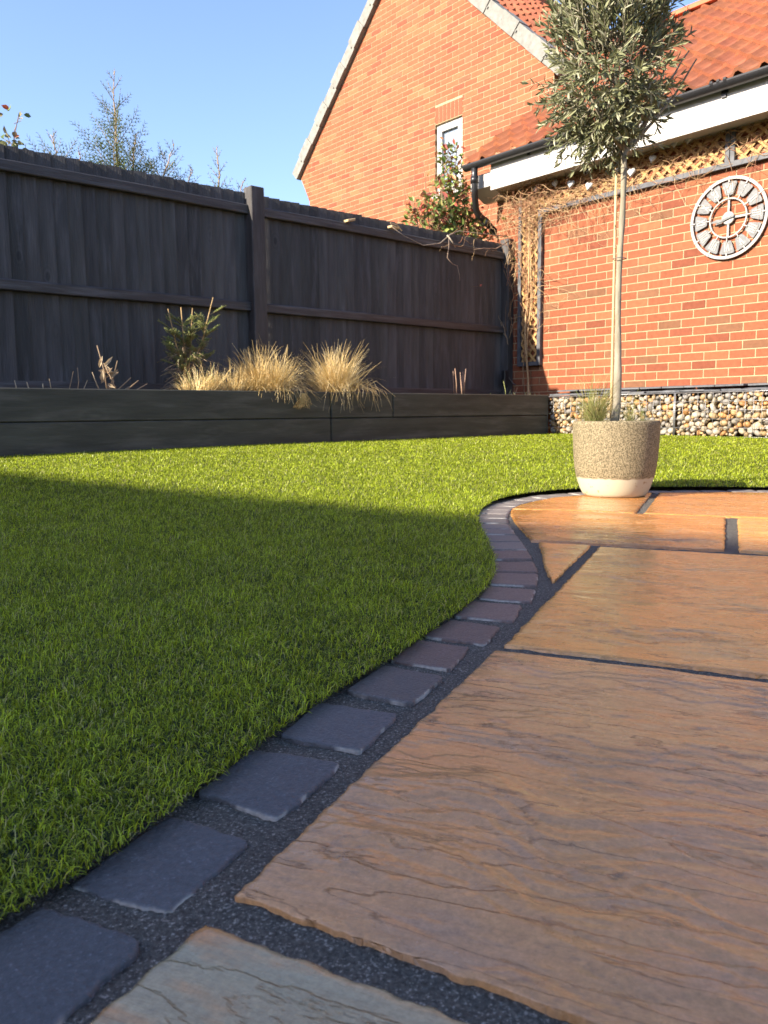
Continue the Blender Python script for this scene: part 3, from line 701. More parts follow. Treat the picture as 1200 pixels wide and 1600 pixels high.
# ------------------------------------------------------------------ garage
def pantile(mb, Pr, s0, s1, v0, v1, pitch, course, amp, col0, step=None, sub=8, jit=.006):
    """Pr(s, v, h) -> world: s along eaves, v up the slope, h out of it"""
    nt = int(math.ceil((s1 - s0) / pitch)); ns = nt * sub; nc = int(math.ceil((v1 - v0) / course))
    def prof(t):
        t = t % 1.0
        if t < .42: return math.sin(math.pi * t / .42) * amp
        return -math.sin(math.pi * (t - .42) / .58) * amp * .32
    for c in range(nc):
        va = v0 + c * course; vb = min(va + course + .01, v1)
        for t in range(nt):
            sa = s0 + t * pitch
            dv = random.uniform(-jit, jit); dh = random.uniform(-jit, jit) * .4
            j = random.uniform(.84, 1.14); r_ = random.random()
            col = (col0[0] * j, col0[1] * j * random.uniform(.93, 1.07), col0[2] * j)
            if r_ < .06: col = (col[0] * .8, col[1] * .85, col[2] * .95)
            lo = []; mi = []; hi = []; th = []
            for i in range(sub + 1):
                s = min(sa + pitch * i / sub, s1); h = prof(i / sub)
                lo.append(Pr(s, va + dv, h + .006 + dh)); mi.append(Pr(s, va + dv + .004, h + .036 + dh)); hi.append(Pr(s, vb, h + .004))
            n = sub + 1; vs = lo + mi + hi
            fs = [(i, i + 1, n + i + 1, n + i) for i in range(sub)] + [(n + i, n + i + 1, 2 * n + i + 1, 2 * n + i) for i in range(sub)]
            mb.add(vs, fs, col)
# frames
GS0, GS1 = -2.254, 6.0
g_ = thing('brick_garage', 'low red brick outbuilding with clay pantile roof and white fascia on the right', 'garage', Wp(0, 0, 0))
mb = MB(); mb.obox(P0, WD, NW, UP, GS0, GS1, -.25, 0, -.1, 2.86); wall_o = obj('wall', mb, M['mortar'], g_)
mb = MB(); brickwork(mb, Wp, GS0, GS1, 0.0, 2.86, zref=.5245 - .6, sref=.03); obj('bricks', mb, M['brick'], wall_o)
mb = MB(); mb.obox(P0, WD, NW, UP, GS0, GS0 + .25, -5.2, -.26, -.1, 2.86)
Sp = lambda s, off, z: P0 + WD * (GS0 - off) + NW * s + UP * z
side = obj('wall', mb, M['mortar'], g_)
mb = MB(); brickwork(mb, Sp, -5.2, 0, 0, 2.86, zref=.5245 - .6, sref=.08); obj('bricks', mb, M['brick'], side)
TH = rad(35)
RB = Wp(0, .34, 2.905)
SLOPE = (-NW * math.cos(TH) + UP * math.sin(TH)); RN = (NW * math.sin(TH) + UP * math.cos(TH))
def Rg(s, v, h): return RB + WD * s + SLOPE * v + RN * h
VR = 3.62
mb = MB(); pantile(mb, Rg, -2.40, 6.1, 0, VR, .205, .270, .040, (.27, .088, .038), sub=8)
roof = obj('roof', mb, M['tile'], g_, smooth=False)
mb = MB()
for i in range(19):     # ridge tiles
    s = -2.42 + i * .45; pts_ = []
    for k in range(9):
        a = math.pi * k / 8; pts_.append((math.cos(a) * .13, math.sin(a) * .10))
    c = Rg(0, VR, 0); c0 = c - WD * 0
    poly_a = [c0 + WD * s - NW * x + UP * (y + .0) for x, y in pts_]
    mb.prism(poly_a, WD * .442, (.50 * random.uniform(.9, 1.1), .125, .055))
obj('ridge', mb, M['tile'], roof)
# back slope (other side) closes the roof
mb = MB(); c = Rg(0, VR, -.02)
mb.add([c + WD * -2.38, c + WD * 6.1, c + WD * 6.1 - NW * 2.9 - UP * 2.0, c + WD * -2.38 - NW * 2.9 - UP * 2.0], [(0, 1, 2, 3)], (.42, .13, .06)); obj('back_slope', mb, M['tile'], roof)
# gable end triangle of the garage
mb = MB(); e0 = Rg(-2.26, .35, -.05); e1 = Rg(-2.26, VR, -.06); e2 = e1 - NW * 2.7 - UP * 1.9
e0 = Vector((e0.x, e0.y, 2.86)); mb.prism([e0, e2, e1], WD * .2, brick_col()); obj('gable_brick', mb, M['brick'], g_)
mb = MB()  # verge mortar / undercloak board
mb.obox(Rg(-2.41, 0, 0), WD, SLOPE, RN, 0, .04, 0, VR, -.05, .012, (.40, .12, .06)); obj('verge', mb, M['tile'], roof)
mb = MB(); mb.obox(P0, WD, NW, UP, -2.10, 6.0, .262, .284, 2.605, 2.86); fas = obj('fascia', mb, M['white'], g_)
mb = MB(); mb.obox(P0, WD, NW, UP, -2.10, 6.0, .006, .261, 2.625, 2.637); obj('soffit', mb, M['white'], fas)
mb = MB(); mb.prism([Wp(-2.40, .26, 2.80), Wp(-2.40, .26, 2.66), Wp(-2.40, .05, 2.56), Wp(-2.40, .0, 2.56), Wp(-2.40, -.1, 2.80)], WD * .29); obj('box_end', mb, M['white'], fas)
# gutter: half round
def gutter_mesh(s0, s1, zc, off, r=.056):
    mb = MB(); n = 14
    out = []; inn = []
    for k in range(n + 1):
        a = math.pi + math.pi * k / n; out.append((math.cos(a) * r, math.sin(a) * r)); inn.append((math.cos(a) * (r - .004), math.sin(a) * (r - .004)))
    prof = out + inn[::-1]
    mb.prism([Wp(s0, off + x, zc + y) for x, y in prof], WD * (s1 - s0))
    for s in (s0, s1 - .006):
        mb.prism([Wp(s, off + x, zc + y) for x, y in out], WD * .006)
    return mb
gut = obj('gutter', gutter_mesh(-2.40, 6.0, 2.895, .345), M['black'], g_, smooth=False)
for s in (.38, 2.4, 4.4):
    mb = MB()
    for ds in (-.055, 0, .055):
        n = 14; r = .064 if ds else .061
        mb.prism([Wp(s + ds - .012, .345 + math.cos(math.pi + math.pi * k / n) * r, 2.91 + math.sin(math.pi + math.pi * k / n) * r) for k in range(n + 1)], WD * .024)
    mb.obox(P0, WD, NW, UP, s - .02, s + .02, .284, .30, 2.80, 2.86)
    obj('gutter_union', mb, M['black'], gut)
for s in np.arange(-1.6, 6, 1.0):
    mb = MB(); mb.obox(P0, WD, NW, UP, s - .012, s + .012, .285, .30, 2.83, 2.9)
    obj('gutter_bracket', mb, M['black'], gut)
mb = MB(); mb.tube([Wp(-2.27, .345, 2.86), Wp(-2.27, .345, 2.78), Wp(-2.27, .34, 2.64), Wp(-2.29, .32, 2.58), Wp(-2.34, .24, 2.46), Wp(-2.345, .20, 2.42), Wp(-2.335, .10, 2.36), Wp(-2.33, -.12, 2.24), Wp(-2.33, -.16, 2.18), Wp(-2.33, -.16, .2)], .034, 12)
mb.tube([Wp(-2.27, .345, 2.70), Wp(-2.27, .345, 2.765)], .042, 12); mb.tube([Wp(-2.335, .12, 2.372), Wp(-2.333, .06, 2.34)], .041, 12)
obj('downpipe', mb, M['black'], g_, smooth=True)

# ------------------------------------------------------------------ neighbour's house
h_ = thing('gabled_house', 'tall orange brick house with steep gable and one small white window behind the fence', 'house', Gp(0, 0, 0))
SL, SR = -3.61, 1.42; APS, APZ = -1.23, 7.03; EZ = 4.42
lm = (APZ - 4.46) / (APS + 3.86); rm = (APZ - 4.46) / (1.50 - APS)
# planes: z <= APZ + lm*(s-APS); z <= APZ - rm*(s-APS)
PL = [(-lm, 1, APZ - lm * APS - .05), (rm, 1, APZ + rm * APS - .05)]
win = (-.613, -.09, 3.35, 4.295)
wallpoly = [(SL, 0), (SR, 0), (SR, EZ), (APS, APZ - .06), (-3.86, 4.42), (-3.86, 4.33), (SL, 3.86)]
mb = MB()
# mortar wall in pieces around the window (flush butt joints)
def gpoly(poly): mb.prism([Gp(x, -.25, z) for x, z in poly], NW * .25)
zl = lambda s: APZ + lm * (s - APS) - .06
zr = lambda s: APZ - rm * (s - APS) - .06
gpoly([(SL, 0), (win[0], 0), (win[0], zr(win[0])), (APS, zl(APS)), (-3.86, zl(-3.86)), (-3.86, 4.30), (SL, 3.86)])
gpoly([(win[1], 0), (SR, 0), (SR, zr(SR)), (win[1], zr(win[1]))])
gpoly([(win[0], 0), (win[1], 0), (win[1], win[2]), (win[0], win[2])])
gpoly([(win[0], win[3]), (win[1], win[3]), (win[1], zr(win[1])), (win[0], zr(win[0]))])
hw = obj('wall', mb, M['mortar'], h_)
mb = MB()
brickwork(mb, Gp, SL, SR, 1.5, 7.1, planes=PL, holes=[win, (win[0], win[1], win[3] - .01, win[3] + .225)], zref=3.35 - .075 * 44, sref=win[0], light=1.14, soldier=[(win[0], win[1], 4.30, 4.525)])
brickwork(mb, Gp, -3.86, SL - .005, 3.86, 4.6, planes=PL + [(-(4.33 - 3.86), -(3.61 - 3.86 + .0) * -1, 0)] if False else PL + [(-.47, -.25, .47 * 3.61 - .25 * 3.86)], zref=3.35 - .075 * 44, sref=-3.61, light=1.14)
obj('bricks', mb, M['brick'], hw)
# side walls
mb = MB(); mb.obox(G0, WD, NW, UP, SR - .25, SR, -8, -.255, 0, EZ); mb.obox(G0, WD, NW, UP, SL, SL + .25, -8, -.255, 0, EZ - .5); obj('side_wall', mb, M['mortar'], h_)
# window
wt = MB(); fr = .055
def fbar(a, b, c, d, o0, o1, m_=None): (m_ or wt).obox(G0, WD, NW, UP, a, b, o0, o1, c, d)
fbar(win[0], win[0] + fr, win[2], win[3], -.09, -.035); fbar(win[1] - fr, win[1], win[2], win[3], -.09, -.035)
fbar(win[0] + fr, win[1] - fr, win[3] - fr, win[3], -.09, -.035); fbar(win[0] + fr, win[1] - fr, win[2], win[2] + fr, -.09, -.035)
i0_, i1_ = win[0] + fr + .004, win[1] - fr - .004
fbar(i0_, i0_ + .045, win[2] + fr, win[3] - fr, -.10, -.022); fbar(i1_ - .045, i1_, win[2] + fr, win[3] - fr, -.10, -.022)
fbar(i0_ + .045, i1_ - .045, win[3] - fr - .05, win[3] - fr - .003, -.10, -.022); fbar(i0_ + .045, i1_ - .045, win[2] + fr + .003, win[2] + fr + .05, -.10, -.022)
wo = obj('window', wt, M['white'], h_)
mb = MB(); fbar(i0_ + .045, i1_ - .045, win[2] + .1, win[3] - .1, -.075, -.068, mb); obj('pane', mb, M['glass'], wo)
mb = MB()
for t in (.33, .66):
    x = i0_ + .045 + (i1_ - i0_ - .09) * t
    mb.tube([Gp(x - .03, -.064, win[2] + .12), Gp(x + .05, -.064, win[3] - .3), Gp(x - .02, -.064, win[3] - .12)], .004, 4)
obj('leading', mb, M['wire'], wo)
mb = MB(); fbar(win[0] - .03, win[1] + .03, win[2] - .045, win[2] - .002, -.1, .04, mb); obj('sill', mb, M['white'], wo)
# verge: grey interlocking verge tiles on both slopes
def verge_side(sgn):
    mb = MB(); m_ = lm if sgn < 0 else rm; e_s = (-3.97 if sgn < 0 else 1.60)
    ang = math.atan(m_); L_ = math.hypot(APS - e_s, (APS - e_s) * m_ * 1.0)
    base = Gp(e_s, 0, APZ - m_ * abs(APS - e_s)); d = (WD * (1 if sgn < 0 else -1) * math.cos(ang) + UP * math.sin(ang)); nn = (WD * (-1 if sgn < 0 else 1) * math.sin(ang) + UP * math.cos(ang))
    n = int(L_ / .33) + 1
    for i in range(n):
        a = i * L_ / n; b = (i + 1) * L_ / n
        mb.obox(base, d, NW, nn, a + .003, b + .014, -.10, .070 + .014 * (i % 2), -.115, .060 + .012 * (i % 2))
        mb.obox(base, d, NW, nn, b - .03, b - .012, .08, .086, -.05, -.02, (.1, .1, .1))
    return mb
obj('verge', verge_side(-1), M['verge'], h_); obj('verge', verge_side(1), M['verge'], h_)
def hroof(sgn):
    m_ = lm if sgn < 0 else rm; e_s = (-3.99 if sgn < 0 else 1.62); ang = math.atan(m_)
    L_ = math.hypot(APS - e_s, (APS - e_s) * m_)
    base = Gp(e_s, -.10, APZ - m_ * abs(APS - e_s) + .0); d = (WD * (1 if sgn < 0 else -1) * math.cos(ang) + UP * math.sin(ang)); nn = (WD * (-1 if sgn < 0 else 1) * math.sin(ang) + UP * math.cos(ang))
    mb = MB(); Pr = lambda s, v, h: base - NW * s + d * v + nn * (h + .0)
    pantile(mb, Pr, 0, 8, 0, L_, .20, .30, .036, (.27, .085, .04), sub=5)
    return mb
obj('roof', hroof(-1), M['tile'], h_); obj('roof', hroof(1), M['tile'], h_)
mb = MB(); mb.tube([Gp(APS, .05, APZ + .03), Gp(APS, -8.1, APZ + .03)], .12, 10, (.42, .13, .065)); obj('ridge', mb, M['tile'], h_)

# ------------------------------------------------------------------ the viewer's house, behind the camera: casts the shade over the near lawn
SHD = Vector((math.sin(rad(60)), math.cos(rad(60)), 0))
tA = Vector((-1.80, 3.80, .08)); tB = Vector((.265, 2.264, .03))
hd = (tB - tA); hd.z = 0; hd.normalize(); hn = Vector((-hd.y, hd.x, 0))    # hn points away from camera over the lawn
RZ = 6.4; rp = tA - SHD * ((RZ - .055) / math.tan(rad(SUN_EL))); rp.z = 0
if (rp + hn).length > rp.length: hn = -hn
house = thing('brick_house', 'brick house behind the viewer whose roof shades the near lawn', 'house', rp)
mb = MB(); mb.obox(rp, hd, hn, UP, -6, 14, -3.4, 3.4, -.1, 4.0); mb.prism([rp + hd * -6 + hn * -3.4 + UP * 4.0, rp + hd * -6 + hn * 3.4 + UP * 4.0, rp + hd * -6 + UP * (RZ - .12)], hd * 20); obj('wall', mb, mat('house_brick', (.40, .17, .09), rough=.9, var=.2), house)
mb = MB()
for sg in (-1, 1):
    ang = math.atan2(RZ - 3.85, 3.7); e_ = rp + hn * sg * 3.7 + UP * 3.85; d_ = (rp + UP * RZ - e_); L_ = d_.length; d_.normalize(); nn_ = d_.cross(hd); nn_ = nn_ if nn_.z > 0 else -nn_
    pantile(mb, lambda s, v, h: e_ + hd * s + d_ * v + nn_ * (h * .5 - .03), -6.2, 14.2, 0, L_, .3, .35, .03, (.36, .13, .07), sub=4)
obj('roof', mb, M['tile'], house)
for s in (0, 3.2, 7.0, 10.4):
    mb = MB(); mb.obox(rp, hd, hn, UP, s, s + 1.3, 3.40, 3.45, 1.0, 2.1); wv = obj('window', mb, M['white'], house)
    mb = MB(); mb.obox(rp, hd, hn, UP, s + .08, s + 1.22, 3.452, 3.457, 1.08, 2.02); obj('pane', mb, M['glass'], wv)

# ------------------------------------------------------------------ fence
f_ = thing('garden_fence', 'dark charcoal closeboard timber fence running behind the raised bed', 'fence', Fp(-3.2, 0, .1))
posts = [-9.55, -6.37, -3.172, -.03]
for i, s in enumerate(posts):
    mb = MB(); w_ = .062; mb.obox(A0, FD, WD, UP, s - w_, s + w_, -.10, .02, -.1, 2.135, ch=.006); obj('post', mb, M['fence'], f_)
def boards(s0, s1):
    mb = MB(); s = s0; 
    while s < s1:
        w_ = random.uniform(.095, .108); e = min(s + w_ + .012, s1)
        t0, t1 = -.103, -.092 + random.uniform(-.003, .003); zt = 2.098 + random.uniform(-.004, .004); lean_ = random.uniform(-.004, .004)
        a = Fp(s, 0, 0)
        P_ = lambda x, y, z: A0 + FD * (x + lean_ * (z - 1)) + WD * y + UP * z
        vs = [P_(s, t1 - .016, .22), P_(e, t1 - .016, .22), P_(e, t1 - .004, .22), P_(s, t1 + .012, .22), P_(s, t1 - .016, zt), P_(e, t1 - .016, zt), P_(e, t1 - .004, zt), P_(s, t1 + .012, zt)]
        vs[3] = P_(s, t1 - .010, .22); vs[7] = P_(s, t1 - .010, zt); vs[2] = P_(e, t1 + .018, .22); vs[6] = P_(e, t1 + .018, zt)
        mb.add(vs, [(0, 1, 2, 3), (7, 6, 5, 4), (0, 4, 5, 1), (3, 2, 6, 7), (0, 3, 7, 4), (1, 5, 6, 2)], tuple(c_ * random.uniform(.98, 1.02) for c_ in (lambda j: (.054 * j, .050 * j, .047 * j))(random.uniform(.66, 1.4)))); s += w_
    return mb
for s0, s1 in zip(posts[:-1], posts[1:]):
    a, b = s0 + .063, s1 - .063
    obj('board_panel', boards(a, b), M['fence_board'], f_)
    for (z0, z1) in ((1.925, 2.003), (1.158, 1.236)):
        mb = MB()
        P_ = lambda x, y, z: A0 + FD * x + WD * y + UP * z
        # arris rail: slightly wavy, sloped top
        n = 24; rows = []
        for i in range(n + 1):
            x = a + (b - a) * i / n; wv_ = .002 * math.sin(x * 3.1 + z0) + random.uniform(-.0008, .0008)
            rows.append([P_(x, -.080, z0 + wv_), P_(x, -.034, z0 + wv_), P_(x, -.030, z0 + .006 + wv_), P_(x, -.030, z1 - .014 + wv_), P_(x, -.036, z1 - .006 + wv_), P_(x, -.080, z1 + wv_)])
        vs = [v for r in rows for v in r]; m_ = 6
        fs = [(i * m_ + k, (i + 1) * m_ + k, (i + 1) * m_ + (k + 1) % m_, i * m_ + (k + 1) % m_) for i in range(n) for k in range(m_)] + [tuple(range(m_)), tuple(n * m_ + k for k in range(m_ - 1, -1, -1))]
        mb.add(vs, fs); obj('rail', mb, M['fence_rail'], f_)
    mb = MB(); mb.obox(A0, FD, WD, UP, a, b, -.085, -.06, .34, .56); obj('gravel_board', mb, M['fence_rail'], f_)
mb = MB(); mb.obox(A0, FD, WD, UP, -.17, -.10, -.005, .05, .60, .76, ch=.006); tag(obj('socket_box', mb, M['black'], origin=Fp(-.13, 0, .6)), 'small black box on the far fence post just above the raised bed', 'box')
cb = obj('cable', (lambda m_: (m_.tube([Fp(-.10, .03, .70), Fp(-.04, .06, .62), Fp(.05, .07, .60), Fp(.12, .05, .64), Fp(.16, .02, .72)], .005, 6), m_)[1])(MB()), M['wire'], origin=Fp(0, 0, .7)); tag(cb, 'thin pale cable looping from the black box by the fence post', 'cable')

# ------------------------------------------------------------------ raised bed: sleepers
sl = thing('sleeper_planter', 'low retaining wall of two stacked dark sleepers in front of the fence', 'raised bed', Bp(-2.7, 0, .1))
def sleeper(s0, s1, z0, z1, o0=-.10, o1=0):
    mb = MB(); mb.obox(B0, UP, WD, FD, z0, z1, o0, o1, s0, s1, ch=.006); return obj('sleeper', mb, M['sleeper'], sl)
sleeper(-9.5, -2.70, .284, .484); sleeper(-2.692, -2.06, .284, .482, o1=.003); sleeper(-2.053, .0, .284, .481, o1=.001)
sleeper(-9.5, -2.70, .06, .281, o1=.002); sleeper(-2.692, .0, .06, .280, o1=.0)
mb = MB()
nseg = 60
vs = []
for i in range(nseg + 1):
    for j in range(7):
        s = -9.5 + 10.05 * i / nseg; o = -.86 + .765 * j / 6; vs.append(Bp(s if s < .1 or True else .1, o, .435 + .02 * float(pn(s * 4, j * .9, 3))))
fs = [(i * 7 + j, (i + 1) * 7 + j, (i + 1) * 7 + j + 1, i * 7 + j + 1) for i in range(nseg) for j in range(6)]
mb.add(vs, fs); tag(obj('soil', mb, M['soil'], smooth=True), kind='structure')

# ------------------------------------------------------------------ gabions
def pebble_mesh(mb, c, r, seed):
    random.seed(seed)
    # squashed, noisy uv sphere
    n, m_ = 9, 6; ax = Vector((random.gauss(0, 1), random.gauss(0, 1), random.gauss(0, .6))).normalized(); ay = ax.orthogonal().normalized(); az = ax.cross(ay)
    e = (r * random.uniform(1.0, 1.35), r * random.uniform(.8, 1.0), r * random.uniform(.62, .85)); ph = [random.uniform(0, 6) for _ in range(3)]
    vs = []
    for i in range(m_ + 1):
        t = math.pi * i / m_
        for k in range(n):
            a = 2 * math.pi * k / n; x, y, z = math.sin(t) * math.cos(a), math.sin(t) * math.sin(a), math.cos(t)
            q = 1 + .08 * math.sin(3 * x + ph[0]) + .08 * math.sin(3.3 * y + ph[1]) + .06 * math.sin(2.7 * z + ph[2])
            vs.append(c + ax * (x * e[0] * q) + ay * (y * e[1] * q) + az * (z * e[2] * q))
    fs = [(i * n + k, i * n + (k + 1) % n, (i + 1) * n + (k + 1) % n, (i + 1) * n + k) for i in range(m_) for k in range(n)]
    r_ = random.random()
    col = random.choice([(.62, .42, .20), (.60, .50, .34), (.50, .34, .17), (.66, .58, .44), (.42, .38, .31), (.36, .33, .29), (.58, .30, .11), (.55, .47, .36), (.60, .42, .22)])
    j = random.uniform(.5, .74); mb.add(vs, fs, tuple(x * j for x in col))
def gabion(s0, s1, label, nmax=100):
    g = thing('gabion_basket', label, 'gabion', Wp((s0 + s1) / 2, .18, .10), 'pebble filled gabions along the brick wall')
    z0, z1, o0, o1 = .095, .462, .04, .352
    mb = MB(); r = .0021
    def line(a, b, rr=r): mb.tube([a, b], rr, 5)
    xs = list(np.linspace(s0, s1, int(round((s1 - s0) / .068)) + 1)); zs = list(np.linspace(z0, z1, 6)); os_ = list(np.linspace(o0, o1, 5))
    for x in xs: line(Wp(x, o1, z0), Wp(x, o1, z1 + .003)); line(Wp(x, o0, z1), Wp(x, o1, z1))
    for z in zs: line(Wp(s0, o1 + .004, z), Wp(s1, o1 + .004, z))
    for z in zs:
        for x in (s0, s1): line(Wp(x, o0, z), Wp(x, o1, z))
    for o in os_:
        line(Wp(s0, o, z1 + .003), Wp(s1, o, z1 + .003))
        for x in (s0, s1): line(Wp(x, o, z0), Wp(x, o, z1))
    for x in (s0, s1): line(Wp(x, o1 + .005, z0), Wp(x, o1 + .005, z1 + .004), .0042)
    obj('wire_cage', mb, M['wire'], g, smooth=True)
    rg = random.Random(int(s0 * 100) + 7)
    # front face packing by dart throwing, bigger first
    placed = []
    for rr, tries in ((.035, 300), (.029, 900), (.023, 1800), (.017, 3200), (.012, 3500)):
        for _ in range(tries):
            x = rg.uniform(s0 + rr * .8, s1 - rr * .8); z = rg.uniform(z0 + rr * .6, z1 - rr * .9)
            ok = all((x - p[0]) ** 2 + (z - p[1]) ** 2 > ((rr + p[2]) * .80) ** 2 for p in placed)
            if ok: placed.append((x, z, rr, o1 - .006 - rr * rg.uniform(.95, 1.35)))
    back = []
    for _ in range(int((s1 - s0) * 420)):
        rr = rg.uniform(.022, .036); back.append((rg.uniform(s0 + .03, s1 - .03), rg.uniform(z0 + .02, z1 - .045), rr, rg.uniform(o0 + .04, o1 - .075)))
    placed.sort(key=lambda p: -p[2])
    for i, p in enumerate(placed[:nmax]):
        mb = MB(); pebble_mesh(mb, Wp(p[0], p[3], p[1]), p[2], i + int(s0 * 1000)); obj('pebble', mb, M['pebble'], g, smooth=True)
    mb = MB()
    for i, p in enumerate(placed[nmax:] + back): pebble_mesh(mb, Wp(p[0], p[3], p[1]), p[2], 5000 + i)
    o = obj('small_pebbles', mb, M['pebble'], g, smooth=True); o['kind'] = 'stuff'
    # loose slate pieces on the lid
    mb = MB(); x = s0
    while x < s1 - .04:
        w_ = rg.uniform(.10, .26); x2 = min(x + w_, s1); t = rg.uniform(.010, .020); zz = z1 + .006 + rg.uniform(0, .010)
        P_ = [(x, rg.uniform(.27, .345)), (x + w_ * .3, rg.uniform(.29, .355)), (x2 - .01, rg.uniform(.27, .345)), (x2, .16), (x2, .02), (x, .02)]
        tl = rg.uniform(.02, .11)
        mb.prism([Wp(px, po, zz + (.345 - po) * tl) for px, po in P_], UP * t); x = x2 - rg.uniform(0, .02)
    x = s0
    while x < s1 - .04:
        w_ = rg.uniform(.12, .30); x2 = min(x + w_, s1)
        mb.prism([Wp(x, rg.uniform(.2, .28), z1 + .05), Wp(x2, rg.uniform(.2, .28), z1 + .05), Wp(x2, .012, z1 + .062), Wp(x, .012, z1 + .062)], UP * .013); x = x2 + .003
    mb2 = obj('slate_topping', mb, M['slate'], g)
st_ = random.getstate()
gabion(-1.27, .075, 'gabion of rounded pebbles standing behind the potted olive, next to the sleepers')
gabion(.085, 1.43, 'gabion of rounded pebbles right of the pot, under the brick wall with the clock')
random.seed(77)

# ------------------------------------------------------------------ trellis on the wall
tr = thing('wall_trellis', 'golden diagonal lattice with dark frame running up and across the brick wall', 'trellis', Wp(-1.77, .02, .8))
mb = MB()
fo0, fo1 = .012, .050
mb.obox(P0, WD, NW, UP, -1.92, -1.882, fo0, fo1, .80, 2.68); mb.obox(P0, WD, NW, UP, -1.662, -1.620, fo0, fo1, .80, 2.322)
mb.obox(P0, WD, NW, UP, -1.881, -1.663, fo0, fo1, .80, .84); mb.obox(P0, WD, NW, UP, -1.662, 6.0, fo0, fo1 + .003, 2.323, 2.366)
mb.obox(P0, WD, NW, UP, -1.881, 6.0, fo0, fo1, 2.64, 2.68)
mb.obox(P0, WD, NW, UP, .285, .322, fo0, fo1 + .001, 2.367, 2.639); mb.obox(P0, WD, NW, UP, .330, .366, fo0, fo1 + .001, 2.367, 2.639)
mb.obox(P0, WD, NW, UP, 2.3, 2.37, fo0, fo1 + .001, 2.367, 2.639)
obj('frame', mb, M['darkwood'], tr)
def lattice(x0, x1, z0, z1, pitch=.076, w_=.026):
    mb = MB(); ds = pitch * math.sqrt(2)
    pl = [(-1, 0, -x0), (1, 0, x1), (0, -1, -z0), (0, 1, z1)]
    for layer, sg in enumerate((1, -1)):
        t = x0 - (z1 - z0) - .2
        while t < x1 + (z1 - z0) + .2:
            h = (z1 - z0) / 2 + .1; zc = (z0 + z1) / 2; hw_ = w_ / math.sqrt(2)
            poly_ = [(t - h - hw_, zc - h * sg), (t - h + hw_, zc - h * sg), (t + h + hw_, zc + h * sg), (t + h - hw_, zc + h * sg)]
            q = clip_poly(poly_ if sg > 0 else poly_[::-1], pl)
            if q: mb.prism([Wp(x, .016 + layer * .009, z) for x, z in q], NW * .0085)
            t += ds
    return mb
obj('lattice_panel', lattice(-1.881, -1.663, .841, 2.639), M['lattice'], tr)
obj('lattice_panel', lattice(-1.662, .284, 2.367, 2.639), M['lattice'], tr)
obj('lattice_panel', lattice(.367, 2.299, 2.367, 2.639), M['lattice'], tr)
obj('lattice_panel', lattice(2.371, 5.9, 2.367, 2.639), M['lattice'], tr)

# ------------------------------------------------------------------ dry climber
def walk(start, d, n, step, wig, Pf, plane=.06, r0=.003, r1=.001, grav=0, omax=.09, omin=.03):
    s, o, z = start; pts_ = []; a = math.atan2(d[1], d[0])
    for i in range(n):
        pts_.append(Pf(s, o, z)); a += random.gauss(0, wig)
        if grav: a += (math.sin(a - (-math.pi / 2)) * -grav)
        s += math.cos(a) * step; z += math.sin(a) * step; o = min(omax, max(omin, o + random.gauss(0, .008)))
    return pts_
def vine_col():
    return random.choice([(.36, .22, .11), (.26, .15, .08), (.44, .29, .15), (.28, .13, .07), (.50, .34, .18)])
mb = MB()
def addw(pts_, r0, r1):
    n = len(pts_); mb.tube(pts_, [r0 + (r1 - r0) * i / (n - 1) for i in range(n)], 4, vine_col(), cap=False)
for k, (ds, r) in enumerate(((0, .012), (.025, .008), (-.02, .006))):       # main stems up the column
    addw([Wp(-1.77 + ds + .02 * math.sin(z * 4 + k), .07 + .01 * math.sin(z * 7 + k), z) for z in np.linspace(.42, 2.45, 40)], r, r * .6)
for i in range(125):       # tangle on the column
    z = 2.62 - 1.7 * random.random() ** 1.5; addw(walk((random.uniform(-1.88, -1.66), .06, z), (random.uniform(-.4, .4), 1), random.randint(10, 26), .03, .35, Wp), .0028, .0012)
for i in range(300):       # tangle on the upper band
    s = random.uniform(-1.85, 1.5) if i % 3 else random.uniform(-1.85, -.4); addw(walk((s, .06, random.uniform(2.38, 2.66)), (random.choice((-1, 1)), random.uniform(-.3, .3)), random.randint(10, 26), .03, .32, Wp), .0026, .0011)
for i in range(46):        # overhang down the wall
    s = random.uniform(-1.6, .6) if i < 22 else random.uniform(-1.6, -.9); addw(walk((s, .06, 2.4), (random.uniform(-1, 1), -.6), random.randint(8, 24), .03, .28, Wp, grav=.05), .0022, .0009)
for i in range(110):        # shoots reaching under the gutter and left, towards the fence
    addw(walk((random.uniform(-1.95, -1.4), random.uniform(.08, .2), random.uniform(2.25, 2.7)), (random.choice((-1, -1, 1)), random.uniform(-.5, .8)), random.randint(8, 22), .032, .3, Wp, omax=.33), .0028, .001)
for i in range(26):        # bundle beside the far post
    addw(walk((random.uniform(-2.06, -1.93), random.uniform(.05, .12), random.uniform(1.0, 2.1)), (random.uniform(-.2, .2), 1), random.randint(8, 20), .035, .25, Wp, omax=.16), .003, .001)
tag(obj('dry_climber', mb, M['vine'], smooth=True, origin=Wp(-1.77, .05, .45)), 'leafless tangled brown climber covering the trellis', 'climbing plant')
mb = MB()                  # trailing dead stem along the fence top
def fs_(s, o, z): return Fp(s, o, z)
tr_pts = [Fp(-1.75, .015, 2.03), Fp(-1.6, .03, 1.96), Fp(-1.35, .035, 1.90), Fp(-1.12, .03, 1.95), Fp(-.98, .03, 2.05), Fp(-.86, .03, 2.10), Fp(-.5, .0, 2.13), Fp(-.1, .02, 2.15)]
mb.tube(tr_pts, [.003, .004, .004, .005, .006, .005, .004, .005], 5, (.30, .24, .18))
